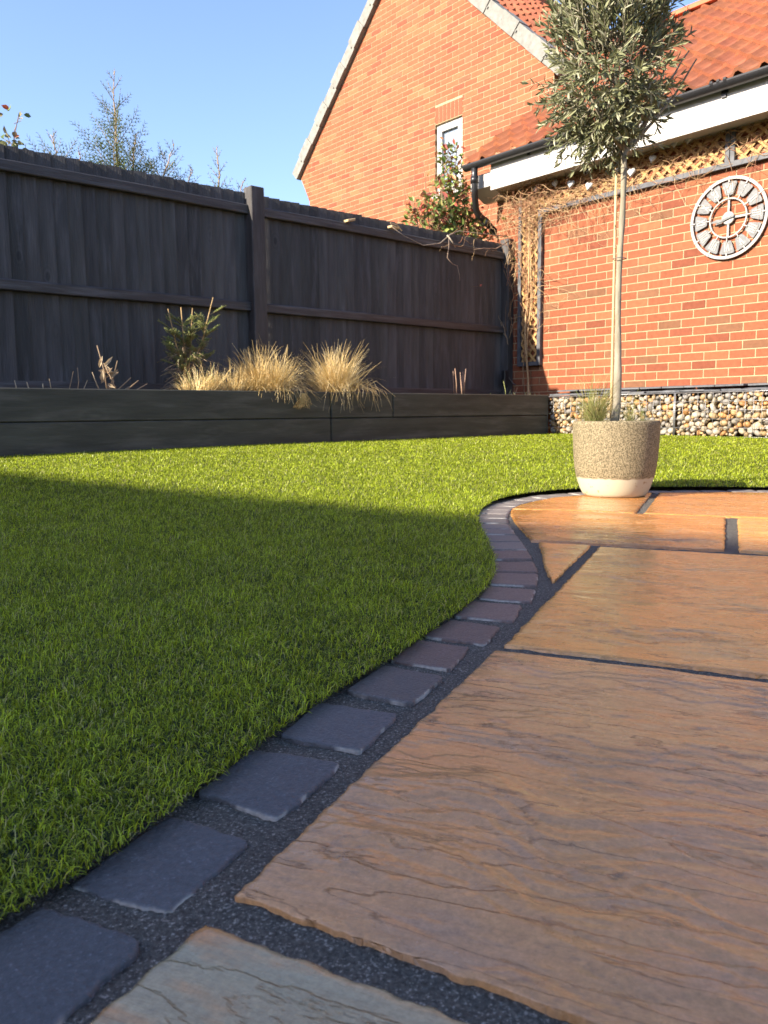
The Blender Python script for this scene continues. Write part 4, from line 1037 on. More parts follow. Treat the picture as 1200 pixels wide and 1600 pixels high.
mb.tube([Fp(-1.0, .03, 2.04), Fp(-1.02, .05, 1.92), Fp(-1.04, .05, 1.82), Fp(-.97, .05, 1.77), Fp(-.90, .05, 1.76), Fp(-.87, .05, 1.68), Fp(-.86, .05, 1.62)], [.006, .005, .004, .004, .003, .003, .002], 5, (.34, .25, .18))
mb.tube([Fp(-1.02, .03, 2.04), Fp(-.97, .05, 1.98), Fp(-.93, .05, 1.93)], [.009, .007, .003], 5, (.36, .30, .22))
mb.tube([Fp(-.1, .03, 2.10), Fp(-.3, .03, 2.0), Fp(-.5, .03, 1.98), Fp(-.64, .03, 1.95)], [.006, .005, .004, .002], 5, (.32, .22, .15))
for i in range(14):
    addw(walk((random.uniform(-1.1, .0), .03, random.uniform(1.9, 2.1)), (random.choice((-1, 1)), random.uniform(-.6, .5)), random.randint(5, 10), .03, .4, fs_, omax=.06), .0028, .0011)
tag(obj('dead_vine', mb, M['vine'], smooth=True, origin=Fp(-1, 0, 2)), 'bare dead vine trailing over the fence rail near the brick wall', 'vine')
for k, (s, z, lb) in enumerate([(-2.198, 2.02, 'pale wooden offcut on the top fence rail, left one of two'), (-1.68, 2.03, 'pale wooden offcut on the top fence rail, right one of two')]):
    mb = MB(); mb.obox(Fp(s, -.01, z - .002), (FD + UP * (.25 if k == 0 else -.1)).normalized(), WD, UP, -.045, .045, -.045, .02, -.011, .011, ch=.004)
    if k: mb.tube([Fp(s - .08, .03, z + .02), Fp(s, .035, z + .01), Fp(s + .06, .03, z - .03)], .005, 5)
    tag(obj('wood_offcut', mb, M['cane'], origin=Fp(s, 0, z)), lb, 'wood piece', 'wooden offcuts on the fence')

# ------------------------------------------------------------------ hanging hearts
hearts = [(-1.656, 2.555), (-1.426, 2.56), (-1.234, 2.515), (-1.026, 2.45), (-.571, 2.475), (-.361, 2.545), (-.154, 2.625), (-.024, 2.625)]
hl = ['first small white heart from the left, at the corner of the lattice', 'second white heart from the left on the lattice', 'third white heart from the left, larger, left of the olive trunk', 'fourth white heart from the left, just above the dark frame and left of the trunk', 'fifth white heart, first one right of the olive trunk', 'sixth white heart from the left, patterned, midway up the lattice', 'seventh white heart from the left, under the white fascia', 'eighth and last white heart, rightmost under the fascia']
for i, (s, z) in enumerate(hearts):
    mb = MB(); R0 = .042 if i in (2, 3, 4) else .036; rot = random.uniform(-.35, .35); poly_ = []
    for k in range(28):
        t = 2 * math.pi * k / 28; x = 16 * math.sin(t) ** 3 / 17 * R0; y = (13 * math.cos(t) - 5 * math.cos(2 * t) - 2 * math.cos(3 * t) - math.cos(4 * t)) / 17 * R0 * 1.15
        poly_.append((x * math.cos(rot) - y * math.sin(rot), x * math.sin(rot) + y * math.cos(rot)))
    ce = (0, -.005)
    def P_(q, o): return Wp(s + q[0], o, z + q[1])
    n = len(poly_); vs = [P_(q, .095) for q in poly_] + [P_((q[0] * .8, q[1] * .8), .107) for q in poly_] + [P_((0, 0), .110)] + [P_(q, .088) for q in poly_]
    fs = [(k, (k + 1) % n, n + (k + 1) % n, n + k) for k in range(n)] + [(n + k, n + (k + 1) % n, 2 * n) for k in range(n)] + [(2 * n + 1 + k, 2 * n + 1 + (k + 1) % n, (k + 1) % n, k) for k in range(n)] + [tuple(2 * n + 1 + k for k in range(n))]
    mb.add(vs, fs)
    hrt = tag(obj('hanging_heart', mb, M['heart'], origin=Wp(s, .1, z)), hl[i], 'heart ornament', 'white hearts hung on the trellis')
    mb = MB(); mb.tube([Wp(s, .1, z + R0 * .3), Wp(s, .06, z + .06)], .0012, 4); obj('string', mb, M['wire'], hrt)

# ------------------------------------------------------------------ wall clock
ck = thing('wall_clock', 'round open white metal clock with roman numeral plates on the brick wall', 'clock', Wp(.326, .01, 1.918))
CC = Wp(.326, 0, 1.918)
def C2(x, y, o): return CC + WD * x + UP * y + NW * o
def ring(r0, r1, o0, o1, n=96):
    mb = MB(); vs = []
    for k in range(n):
        a = 2 * math.pi * k / n; c, s = math.cos(a), math.sin(a)
        vs += [C2(r0 * c, r0 * s, o0), C2(r1 * c, r1 * s, o0), C2(r1 * c, r1 * s, o1), C2(r0 * c, r0 * s, o1)]
    fs = [(4 * k + j, 4 * ((k + 1) % n) + j, 4 * ((k + 1) % n) + (j + 1) % 4, 4 * k + (j + 1) % 4) for k in range(n) for j in range(4)]
    mb.add(vs, fs); return mb
obj('outer_ring', ring(.310, .334, .022, .036), M['whitemetal'], ck); obj('inner_ring', ring(.152, .163, .022, .036), M['whitemetal'], ck)
def bar2(mb, p, q, w_, o0, o1):
    p = Vector((*p, 0)); q = Vector((*q, 0)); d = (q - p).normalized(); t = Vector((-d.y, d.x, 0)) * w_ / 2
    mb.prism([C2(v.x, v.y, o0) for v in (p - t, q - t, q + t, p + t)], NW * (o1 - o0))
nums = ['XII', 'I', 'II', 'III', 'IIII', 'V', 'VI', 'VII', 'VIII', 'IX', 'X', 'XI']
for h, txt in enumerate(nums):
    th = math.pi / 2 - h * math.pi / 6; er = Vector((math.cos(th), math.sin(th))); et = Vector((math.sin(th), -math.cos(th)))
    mb = MB(); r0, r1 = .188, .290
    P_ = lambda r, t: (er * r + et * t)
    prof = [(r0, -.030), (r0 - .004, 0), (r0, .030), (r0 + .01, .036), (r1 - .012, .064), (r1, .058), (r1 + .006, 0), (r1, -.058), (r1 - .012, -.064), (r0 + .01, -.036)]
    mb.prism([C2(*P_(r, t), .020) for r, t in prof], NW * .010)
    pl_ = obj('numeral_plate', mb, M['zinc'], ck)
    mb = MB(); ws_ = {'I': .014, 'V': .030, 'X': .032}; tot = sum(ws_[c] for c in txt) + .004 * (len(txt) - 1); sc = min(1, .082 / tot); x = -tot / 2
    ra, rb = r0 + .018, r1 - .018; lw = .0078
    def st(a, b): bar2(mb, P_(a[1], a[0] * sc), P_(b[1], b[0] * sc), lw, .0315, .0335)
    for c in txt:
        w_ = ws_[c]; xa, xb = x + .003, x + w_ - .003; xm = x + w_ / 2
        if c == 'I': st((xm, ra), (xm, rb))
        if c == 'V': st((xa, rb), (xm, ra)); st((xm, ra), (xb, rb))
        if c == 'X': st((xa, rb), (xb, ra)); st((xa, ra), (xb, rb))
        x += w_ + .004
    bar2(mb, P_(rb + .002, -tot / 2 * sc), P_(rb + .002, tot / 2 * sc), .003, .0318, .0332); bar2(mb, P_(ra - .002, -tot / 2 * sc), P_(ra - .002, tot / 2 * sc), .003, .0318, .0332)
    obj('numeral', mb, M['whitemetal'], pl_)
    for qa, qb, wb in ((P_(r1 - .002, 0), P_(.336, 0), .010), (P_(.150, 0), P_(r0 + .006, 0), .008)):
        bmk = MB(); bar2(bmk, qa, qb, wb, .0365, .041); obj('bracket', bmk, M['whitemetal'], ck)
mb = MB()
for a, b in (((0, .04), (0, .155)), ((0, -.04), (0, -.155)), ((.04, 0), (.155, 0))): bar2(mb, a, b, .016, .020, .030)
obj('spoke', mb, M['whitemetal'], ck)
mb = MB(); mb.lathe(CC + NW * .020, [(.0, .0), (.050, .0), (.052, .004), (.052, .012), (.046, .016), (0, .016)], 32, ax=WD, ay=UP, az=NW); obj('hub', mb, M['whitemetal'], ck)
mb = MB(); mb.prism([C2(x, y, .046) for x, y in ((.06, .012), (.045, .022), (.02, .008), (-.05, -.006), (-.09, -.002), (-.14, -.014), (-.14, -.026), (-.08, -.030), (-.03, -.022), (.02, -.006), (.05, -.002))], NW * .003); obj('minute_hand', mb, M['zinc'], ck)
mb = MB(); mb.prism([C2(x, y, .040) for x, y in ((.0, .012), (-.03, -.004), (-.06, -.018), (-.10, -.034), (-.10, -.044), (-.055, -.036), (-.02, -.02), (.02, -.004))], NW * .003); obj('hour_hand', mb, M['zinc'], ck)

# ------------------------------------------------------------------ pot, olive, grasses in pot
PC = Vector((.858, 2.962, 0))
mb = MB()
prof = [(0, .002), (.108, .002), (.116, .006), (.122, .014), (.131, .032), (.139, .055), (.147, .080), (.1525, .11), (.1565, .15), (.1590, .19), (.1605, .23), (.1610, .262), (.1605, .272), (.158, .277), (.152, .278), (.147, .272), (.144, .25), (.142, .2), (0, .2)]
prof = [(r * .965, z) for r, z in prof]; mb.lathe(PC, prof, 96); pot = tag(obj('plant_pot', mb, M['pot'], smooth=True, origin=PC), 'mottled brown stoneware pot with cream base holding the olive tree', 'plant pot')
mb = MB()
mb.lathe(PC, [(.1455, .250), (.10, .257), (.05, .262), (0, .262)], 32); so = obj('compost', mb, M['soil'], pot, smooth=True)

ol = thing('olive_tree', 'standard olive tree with bushy grey-green crown on a bare trunk in the pot', 'tree', PC + UP * .25)
random.seed(5)
TX = PC + Vector((0, 0, 0))
tp = []
for i in range(24):
    t = i / 23; z = .24 + t * 1.0; tp.append(PC + Vector((-.002 + .004 * t + .004 * math.sin(t * 9), .003 * math.sin(t * 7), z)))
tp[0] += Vector((-.006, 0, 0)); tp[1] += Vector((-.004, 0, 0))
mb = MB(); mb.tube(tp, [.0168 - .0058 * min(1, i / 10) - .001 * (i / 23) + (.0012 if i in (5, 12, 17) else 0) + .0007 * math.sin(i * 1.9) for i in range(24)], 12); obj('trunk', mb, M['bark'], ol, smooth=True)
top = tp[-1]
CCn = PC + Vector((-.060, 0, 1.585)); CR = Vector((.166, .185, .335))
br = MB(); lv = MB()
def olive_leafcol():
    r = random.random()
    if r < .42: c = (.185, .195, .095)
    elif r < .75: c = (.26, .27, .145)
    elif r < .92: c = (.36, .36, .24)
    else: c = (.10, .12, .06)
    j = random.uniform(.85, 1.15); return tuple(x * j for x in c)
def inside_crown(p, k=1.0):
    q = p - CCn; return (q.x / CR.x) ** 2 + (q.y / CR.y) ** 2 + (q.z / CR.z) ** 2 < k
def shoot(p, d, L, leaves=True, r0=.0022):
    n = max(3, int(L / .02)); pts_ = [p.copy()]; d = d.normalized(); c = p.copy()
    for i in range(n):
        d = (d + Vector((random.gauss(0, .10), random.gauss(0, .10), random.gauss(0, .08) + .045))).normalized(); c = c + d * (L / n); pts_.append(c.copy())
    br.tube(pts_, [r0 * (1 - .75 * i / n) for i in range(n + 1)], 4, cap=False)
    if not leaves: return pts_
    ph = random.uniform(0, 3.1)
    for i in range(1, n + 1):
        t = (pts_[i] - pts_[i - 1]).normalized(); a = t.orthogonal().normalized(); b = t.cross(a); ph += math.pi / 2 + random.gauss(0, .2)
        for sg in (0, math.pi):
            if random.random() < .08: continue
            o_ = a * math.cos(ph + sg) + b * math.sin(ph + sg); dd = (t * random.uniform(.65, 1.15) + o_ * random.uniform(.5, 1.0) + UP * .12)
            L_ = random.uniform(.034, .058) * (1 - .25 * i / n); lv.leaf(pts_[i], dd, (o_ * -.6 + t * .9 + Vector((random.gauss(0, .35), random.gauss(0, .35), random.gauss(0, .35)))), L_, L_ * random.uniform(.19, .25), fold=.25, bend=random.uniform(-.05, .18), col=olive_leafcol())
    lv.leaf(pts_[-1], t, a, .035, .008, col=olive_leafcol()); lv.leaf(pts_[-1], t + a * .3, b, .03, .007, col=olive_leafcol())
    return pts_
# main limbs
limbs = []
for i in range(9):
    a = i * 2.4 + .3; el = random.uniform(.35, 1.25); d = Vector((math.cos(a) * math.cos(el), math.sin(a) * math.cos(el), math.sin(el)))
    p = top - UP * random.uniform(0, .035); pts_ = [p]; c = p.copy(); L = random.uniform(.26, .42) * (.8 + .4 * math.sin(el)); n = 9
    for k in range(n):
        d = (d + Vector((random.gauss(0, .1), random.gauss(0, .1), .06))).normalized(); c = c + d * L / n; pts_.append(c.copy())
    br.tube(pts_, [.0075 - .005 * k / n for k in range(n + 1)], 6, cap=False); limbs.append(pts_)
c = top.copy(); lead = [top]; 
for k in range(10): c = c + Vector((random.gauss(0, .008), random.gauss(0, .008), .045)); lead.append(c.copy())
br.tube(lead, [.010 - .0065 * k / 10 for k in range(11)], 6, cap=False); limbs.append(lead)
allp = [q for l in limbs for q in l[2:]]
# secondary and shoots: fill the crown
cnt = 0; tries = 0
while cnt < 680 and tries < 9000:
    tries += 1
    q = Vector((random.gauss(0, 1), random.gauss(0, 1), random.gauss(0, 1))).normalized() * random.uniform(.35, .86) ** .6
    tgt = CCn + Vector((q.x * CR.x, q.y * CR.y, q.z * CR.z))
    if fbm(np.array([tgt.x * 9 + tgt.y * 5]), np.array([tgt.z * 9]), 33, 2)[0] < -.55: continue
    near_ = min(allp, key=lambda a: (a - tgt).length)
    out = (tgt - CCn); out = Vector((out.x, out.y, out.z)).normalized()
    d = (out * .8 + UP * (.85 if tgt.z > CCn.z - .08 else .25) + Vector((random.gauss(0, .25), random.gauss(0, .25), random.gauss(0, .2))))
    L = random.uniform(.09, .17) * (1.0 if tgt.z < CCn.z + .1 else 1.15)
    if random.random() < .35 and (near_ - tgt).length > .03:
        m_ = (near_ + tgt) / 2 + Vector((0, 0, -.01)); br.tube([near_, m_, tgt], [.0032, .0026, .002], 4, cap=False)
    shoot(tgt, d, L); cnt += 1
for i in range(16):       # long whips above the crown and at the side
    a = random.uniform(0, 6.28); p = CCn + Vector((math.cos(a) * random.uniform(.02, .18), math.sin(a) * .12, random.uniform(.12, .24))); shoot(p, Vector((math.cos(a) * .35, math.sin(a) * .3, 1)), random.uniform(.17, .27), r0=.003)
for (px_, pz_) in ((.10, -.22), (.06, -.29), (-.03, -.28), (-.12, -.21), (-.1, -.25)):
    shoot(CCn + Vector((px_ * .8, random.uniform(-.12, .05), pz_)), Vector((px_ * 2, random.uniform(-.6, .2), -.15)), .12)
for i in range(14):       # twiggy underside
    a = random.uniform(0, 6.28); shoot(top + UP * random.uniform(0, .08), Vector((math.cos(a), math.sin(a), random.uniform(-.1, .5))), random.uniform(.1, .2), leaves=i % 2 == 0, r0=.0028)
bo = obj('branches', br, M['bark'], ol, smooth=True); obj('leaves', lv, M['leaf'], ol)

mb = MB(); cpt = [PC + Vector((-.016 - .003 * t, .009, .25 + .92 * t)) for t in (0, .2, .4, .6, .8, 1)]
mb.tube(cpt, [.0052, .0050, .0049, .0047, .0046, .0044], 10)
for t in (.22, .47, .7, .9):
    p = PC + Vector((-.016 - .003 * t, .009, .25 + .92 * t)); mb.tube([p - UP * .003, p, p + UP * .003], [.0046, .0058, .0046], 10)
cane = tag(obj('bamboo_cane', mb, M['cane'], smooth=True, origin=cpt[0]), 'pale cane tied upright against the left of the olive trunk', 'plant stake')
mb = MB()       # ink marks printed on the cane: a sideways 5 and dots
q0 = PC + Vector((-.0190, .0038, .965))
ax_, az_ = Vector((1, 0, 0)), UP
for a, b in (((-.002, .008), (.002, .008)), ((-.002, .008), (-.002, .003)), ((-.002, .003), (.002, .003)), ((.002, .003), (.002, -.003)), ((.002, -.003), (-.002, -.003)), ((-.001, -.008), (.001, -.008)), ((0, .018), (0, .0195))):
    mb.tube([q0 + ax_ * a[0] + az_ * a[1], q0 + ax_ * b[0] + az_ * b[1]], .0007, 4)
obj('printed_mark', mb, M['ink'], cane)
mb = MB()
for zt in (.855, 1.16):
    c = PC + Vector((-.004, -.005, zt)); mb.tube([c + Vector((math.cos(a) * .024, math.sin(a) * .020, .001 * math.sin(3 * a))) for a in np.linspace(0, 2 * math.pi, 20)], .0014, 5, cap=False)
tag(obj('plant_tie', mb, M['darkwood'], origin=PC + UP * .85), 'thin dark ties round the olive trunk and its cane', 'tie')

def grass_clump(name, loc, n, h, spread, cols, label, cat, mat_, w_=.0016, lean=.5, droop=.6, rbase=.02, wind=(0, 0), group=None, cut=0, squash=(1, 1)):
    mb = MB()
    subs = [(random.uniform(0, 6.283), rbase * math.sqrt(random.random()), random.gauss(0, .20), random.gauss(0, .20), random.uniform(.6, 1.15)) for _ in range(max(4, n // 45))]
    for i in range(n):
        sa, sr, lx, ly, sh_ = random.choice(subs)
        a = random.uniform(0, 2 * math.pi); r = rbase * .34 * math.sqrt(random.random()); p = loc + Vector((math.cos(sa) * sr + math.cos(a) * r, math.sin(sa) * sr + math.sin(a) * r, 0))
        a = math.atan2(p.y - loc.y, p.x - loc.x)
        H = h * sh_ * random.uniform(.5, 1.1); ln = abs(random.gauss(0, lean)) * (.4 + sr / rbase * .8); b = a + random.gauss(0, .8); d = Vector((math.cos(b) * ln + wind[0] + lx, math.sin(b) * ln + wind[1] + ly, 1)).normalized()
        if random.random() < cut: d = Vector((random.gauss(0, .12), random.gauss(0, .12), 1)).normalized(); H *= .75; dr = 0
        else: dr = droop * random.uniform(.3, 1.3)
        if cut and random.random() < .26: d = Vector((random.gauss(0, 1), random.gauss(0, 1), random.uniform(-.1, .8))).normalized(); H *= .5; dr = .5; p = p + UP * random.uniform(.0, h * .35)
        m_ = 5; pts_ = [p]; c = p.copy()
        for k in range(m_):
            d = (d + Vector((d.x * .25 * dr, d.y * .25 * dr, -dr * (k + 1) / m_ * .7))).normalized(); c = c + d * (H / m_); pts_.append(c)
        sd = Vector((math.cos(b + 1.57), math.sin(b + 1.57), 0)) if random.random() < .5 else Vector((1, 0, 0)); vs = []
        for k, q in enumerate(pts_):
            ww = w_ * (1 - .75 * k / m_); vs += [q - sd * ww, q + sd * ww]
        j = random.uniform(.75, 1.2); cc = random.choice(cols)
        mb.add(vs, [(2 * k, 2 * k + 1, 2 * k + 3, 2 * k + 2) for k in range(m_)], tuple(x * j for x in cc))
    return tag(obj(name, mb, mat_, origin=Vector(loc)), label, cat, group)
grn = [(.30, .30, .09), (.36, .34, .12), (.46, .38, .18), (.22, .27, .07)]
grass_clump('feather_grass', PC + Vector((-.088, -.03, .258)), 420, .19, .06, grn, 'wispy yellow-green grass tuft at the left side of the pot', 'ornamental grass', M['straw'], w_=.001, lean=.36, droop=.6, rbase=.032, wind=(-.08, 0))
grass_clump('feather_grass', PC + Vector((.07, -.02, .255)), 150, .13, .06, grn, 'sparse yellow-green grass tuft at the right side of the pot', 'ornamental grass', M['straw'], w_=.0008, lean=.4, droop=.6, rbase=.03)
# ------------------------------------------------------------------ dry grasses in the bed
strw = [(.66, .48, .19), (.76, .57, .26), (.52, .37, .15), (.80, .65, .36)]
stg = 'straw coloured grasses cut back in the raised bed'
grass_clump('dry_grass', Fp(-4.05, .56, .45), 800, .23, .1, strw + [(.45, .42, .16)], 'low wide tuft of cut straw grass below the small spruce', 'dry grass', M['straw'], w_=.0030, lean=.45, droop=.4, rbase=.12, group=stg, cut=.35)
grass_clump('dry_grass', Fp(-3.80, .56, .45), 760, .24, .1, strw, 'middle tuft of cut straw grass with upright stubble stalks', 'dry grass', M['straw'], w_=.0030, lean=.42, droop=.35, rbase=.11, group=stg, cut=.45)
grass_clump('dry_grass', Fp(-3.50, .57, .45), 2100, .38, .1, strw, 'rounded straw grass tuft in front of the fence post, spilling over the sleepers', 'dry grass', M['straw'], w_=.0026, lean=.42, droop=.6, rbase=.13, group=stg, cut=.12)
grass_clump('dry_grass', Fp(-2.86, .57, .45), 2000, .41, .1, strw, 'fan shaped straw grass tuft hanging over the sleeper joint, rightmost one', 'dry grass', M['straw'], w_=.0025, lean=.40, droop=.45, rbase=.10, group=stg, cut=.12)
# strands drooping over the sleepers belong to the two big tufts
def droop(parent_s, n, s_lo, s_hi, zend, name_parent):
    mb = MB()
    for i in range(n):
        s = random.uniform(s_lo, s_hi); ze = random.uniform(zend, .46); sp_ = s + random.gauss(0, .10)
        pts_ = [Fp(s * .6 + parent_s * .4, .62, .50), Fp(s, .70, .54 + random.uniform(0, .05)), Fp(sp_ * .6 + s * .4, .79, .49), Fp(sp_, .80 + random.uniform(0, .03), ze)]
        mb.tube(pts_, [.0016, .0015, .0012, .0006], 3, random.choice(strw), cap=False)
    o = obj('drooping_strands', mb, M['straw'], name_parent); return o
dg = [o for o in scene.objects if o.name.startswith('dry_grass')]
droop(-3.5, 34, -3.50, -3.28, .36, dg[2]); droop(-2.86, 46, -3.05, -2.52, .32, dg[3])
mb = MB()
for i in range(60): b = Fp(-3.32 + random.gauss(0, .012), .80, .47); mb.tube([b, b + FD * random.gauss(0, .02) - UP * .04 + WD * .01, b + FD * random.gauss(-.02, .045) - UP * random.uniform(.07, .12) + WD * .015], [.0016, .0012, .0006], 3, random.choice(strw), cap=False)
obj('drooping_strands', mb, M['straw'], dg[2])
def stems(name, label, items, cols, r=.004, cat='dead stems', group=None):
    mb = MB()
    for (s, z0, s1, z1) in items:
        m_ = random.uniform(-.01, .01); o = random.uniform(.45, .55)
        mb.tube([Fp(s, o, z0), Fp((s + s1) / 2 + m_, o, (z0 + z1) / 2), Fp(s1, o + random.uniform(-.02, .04), z1)], [r, r * .85, r * .6], 5, random.choice(cols))
    return tag(obj(name, mb, M['straw'], smooth=True, origin=Fp(items[0][0], .5, .45)), label, cat, group)
bc = [(.50, .36, .22), (.42, .30, .18), (.58, .45, .28)]
stems('dry_twigs', 'dead brown stalks and curled leaves standing left of the spruce', [(-4.70, .44, -4.75, .77), (-4.66, .44, -4.60, .68), (-4.72, .44, -4.78, .60), (-4.62, .44, -4.70, .66), (-4.60, .44, -4.50, .55), (-4.58, .44, -4.42, .53), (-4.66, .44, -4.52, .57)], bc, r=.005)
mb = MB()
for i in range(26): mb.leaf(Fp(-4.68 + random.gauss(0, .03), .5, random.uniform(.47, .64)), Vector((random.gauss(0, .5), random.gauss(0, .3), random.uniform(-.6, 1))), Vector((random.gauss(0, 1), -1, 0)), random.uniform(.05, .09), .022, fold=.4, bend=.3, col=random.choice(bc))
stp = [o for o in scene.objects if o.name == 'dry_twigs'][0]; obj('dead_leaf', mb, M['leaf'], stp)
stems('dry_twigs', 'three thin dry twigs at the far left of the raised bed', [(-4.94, .44, -4.90, .60), (-4.88, .44, -4.86, .63), (-4.86, .44, -4.80, .55), (-5.02, .44, -5.06, .55)], bc, r=.0035)
stems('dry_twigs', 'pale stub and two short shoots at the left edge of the bed', [(-5.16, .44, -5.18, .53), (-5.12, .44, -5.10, .52), (-5.22, .44, -5.25, .54)], [(.5, .42, .28)], r=.005)
stems('dry_twigs', 'cluster of cut-back reddish stalks near the middle of the right fence panel', [(-1.40, .44, -1.42, .72), (-1.37, .44, -1.39, .70), (-1.33, .44, -1.33, .69), (-1.30, .44, -1.29, .72), (-1.27, .44, -1.26, .66), (-1.35, .44, -1.36, .62), (-1.25, .44, -1.23, .70)], [(.42, .27, .18), (.36, .24, .17)], r=.006)
stems('dry_twigs', 'thin green and brown shoots near the corner of the raised bed', [(-.72, .44, -.74, .62), (-.60, .44, -.55, .54), (-.50, .44, -.46, .56), (-.9, .44, -.93, .5), (-.42, .44, -.34, .52)], [(.36, .38, .14), (.40, .32, .2)], r=.004)
mb = MB()
for i in range(70):
    b = Fp(random.uniform(-.70, -.12), random.uniform(.5, .62), .44); d = Vector((random.gauss(0, .6), random.gauss(0, .6), random.uniform(.3, 1))); mb.leaf(b, d, UP, random.uniform(.04, .10), .012, fold=.3, col=random.choice([(.16, .19, .11), (.22, .24, .15), (.3, .28, .17)]))
tag(obj('lavender', mb, M['leaf'], origin=Fp(-.4, .55, .45)), 'low grey-green plant in the far corner of the bed by the trellis', 'small plant')

# small spruce in the bed
random.seed(21)
sx_ = thing('small_spruce', 'small half bare spruce sapling standing in the raised bed against the fence', 'conifer', Fp(-4.03, .36, .44))
wood = MB(); nd = MB()
def needles(pts_, den=.004, L=.014, dens_cols=((.12, .19, .045), (.20, .26, .06), (.33, .34, .09))):
    for a, b in zip(pts_[:-1], pts_[1:]):
        n = max(1, int((b - a).length / den)); t = (b - a).normalized(); u_ = t.orthogonal().normalized(); v_ = t.cross(u_)
        for i in range(n):
            p = a.lerp(b, i / n)
            for _ in range(3):
                an = random.uniform(0, 6.28); o_ = u_ * math.cos(an) + v_ * math.sin(an); d = (t * .7 + o_ * .9 + UP * .2).normalized(); s_ = d.cross(o_).normalized() * .0011
                q = p + d * L * random.uniform(.7, 1.15); c = random.choice(dens_cols); nd.add([p - s_, p + s_, q + s_ * .4, q - s_ * .4], [(0, 1, 2, 3)], c)
base = Fp(-4.03, .36, .44)
def leader(s1, z1, lit=False):
    e = Fp(s1, .38, z1); pts_ = [base, base.lerp(e, .3) - FD * (s1 + 4.03) * .15, base.lerp(e, .6), base.lerp(e, .85), e]
    wood.tube(pts_, [.008, .007, .0055, .004, .0035], 6, (.42, .28, .13)); return pts_
for s1, z1 in ((-4.17, 1.06), (-4.07, 1.08), (-3.98, 1.08), (-3.81, 1.17)):
    p_ = leader(s1, z1); needles([p_[3], p_[4]], .006, .010, ((.45, .40, .12), (.36, .34, .1)))
    for k in range(20):
        t = random.uniform(.30, .86); st_p = p_[0].lerp(p_[4], t)
        a = random.uniform(0, 6.28); L = random.uniform(.08, .17) * (1.25 - t * .6); d = Vector((math.cos(a), math.sin(a), random.uniform(.15, .6)))
        q = [st_p]; c = st_p.copy()
        for j in range(5): d = (d + Vector((0, 0, .05))).normalized(); c = c + d * L / 5; q.append(c.copy())
        wood.tube(q, [.0028, .0025, .002, .0017, .0014, .001], 4, (.35, .25, .13)); needles(q[1:], .0045, .013)
        for j in (2, 3, 4):
            for sg in (-1, 1):
                dd = (d + Vector((-d.y, d.x, 0)) * sg * .8).normalized(); e = q[j] + dd * L * .45; wood.tube([q[j], e], [.0018, .001], 3, (.35, .25, .13)); needles([q[j], e], .0045, .012)
for k in range(120):      # dry bare lower branches
    z = random.uniform(.50, .80); a = random.uniform(0, 6.28); L = random.uniform(.08, .26); st_p = Fp(-4.03 + random.gauss(0, .02), .36, z); d = Vector((math.cos(a), math.sin(a), random.uniform(-.1, .4))); q = [st_p]; c = st_p.copy()
    for j in range(6): d = (d + Vector((random.gauss(0, .12), random.gauss(0, .12), -.12))).normalized(); c = c + d * L / 6; q.append(c.copy())
    wood.tube(q, [.0028 - .0003 * j for j in range(7)], 4, (.40, .29, .18))
    if k < 40: needles(q[3:], .006, .010, ((.10, .14, .05), (.2, .2, .08)))
wood.tube([base, base + UP * .2], [.014, .010], 8, (.30, .2, .12))
obj('stem', wood, M['vine'], sx_, smooth=True); obj('foliage', nd, M['leaf'], sx_)

# cypress tips showing over the fence
def frond(wood, gr, p, d, nrm, L, lev, r):
    d = d.normalized(); n = max(3, int(L / .03)); q = [p]; c = p.copy(); dd = d.copy()
    for i in range(n): dd = (dd + Vector((random.gauss(0, .05), random.gauss(0, .05), random.gauss(0, .04)))).normalized(); c = c + dd * L / n; q.append(c.copy())
    col = random.choice([(.08, .13, .03), (.13, .18, .045), (.19, .19, .06)])
    (wood if lev > 1 else gr).tube(q, [r * (1 - .7 * i / n) for i in range(n + 1)], 4, (.30, .22, .13) if lev > 1 else col, cap=False)
    if lev == 0: return
    side = d.cross(nrm).normalized()
    for i in range(1, n + 1):
        for sg in (-1, 1):
            if random.random() < .12: continue
            l2 = L * (.46 if lev > 1 else .38) * (1.05 - i / (n + 1)) * random.uniform(.7, 1.15)
            if l2 < .012: continue
            frond(wood, gr, q[i], d * .8 + side * sg * .75, nrm, l2, lev - 1, r * .6 if lev > 1 else .0030)
def cypress(label, s, off, leaders):
    t = thing('cypress_tree', label, 'tree', Fp(s, off, 0)); wood = MB(); gr = MB()
    for (sa, za, sb, zb, nb, LL) in leaders:
        a = Fp(sa, off, za); b = Fp(sb, off, zb); q = [Fp(s, off, 0)] + [a.lerp(b, k / 10) + Vector((random.gauss(0, .006), 0, 0)) for k in range(11)]
        wood.tube(q, [.02] + [.008 * (1 - .8 * k / 10) + .001 for k in range(11)], 6, (.36, .25, .13))
        for k in range(nb):
            t_ = (k + .5) / nb; p = a.lerp(b, t_); L = LL * (1.05 - t_) ** 1.15 + .04; an = k * 2.4 + random.gauss(0, .3)
            d = (FD * math.cos(an) + WD * math.sin(an) * .6 + UP * (.9 + .5 * t_)); frond(wood, gr, p, d, (WD + Vector((random.gauss(0, .4), random.gauss(0, .4), 0))).normalized(), L, 2, .0035)
    obj('trunk', wood, M['vine'], t, smooth=True); obj('foliage', gr, M['leaf'], t)
random.seed(9)
cypress('feathery conifer leader with side fronds rising highest over the left fence panel', -4.1, -.5, [(-4.12, 1.95, -4.10, 2.93, 19, .52), (-4.02, 1.9, -3.95, 2.50, 12, .34)])
cypress('feathery conifer sprays low over the fence at the left, sparser than the tall leader', -4.5, -.55, [(-4.52, 2.0, -4.58, 2.38, 9, .36), (-4.42, 1.95, -4.38, 2.30, 7, .28)])
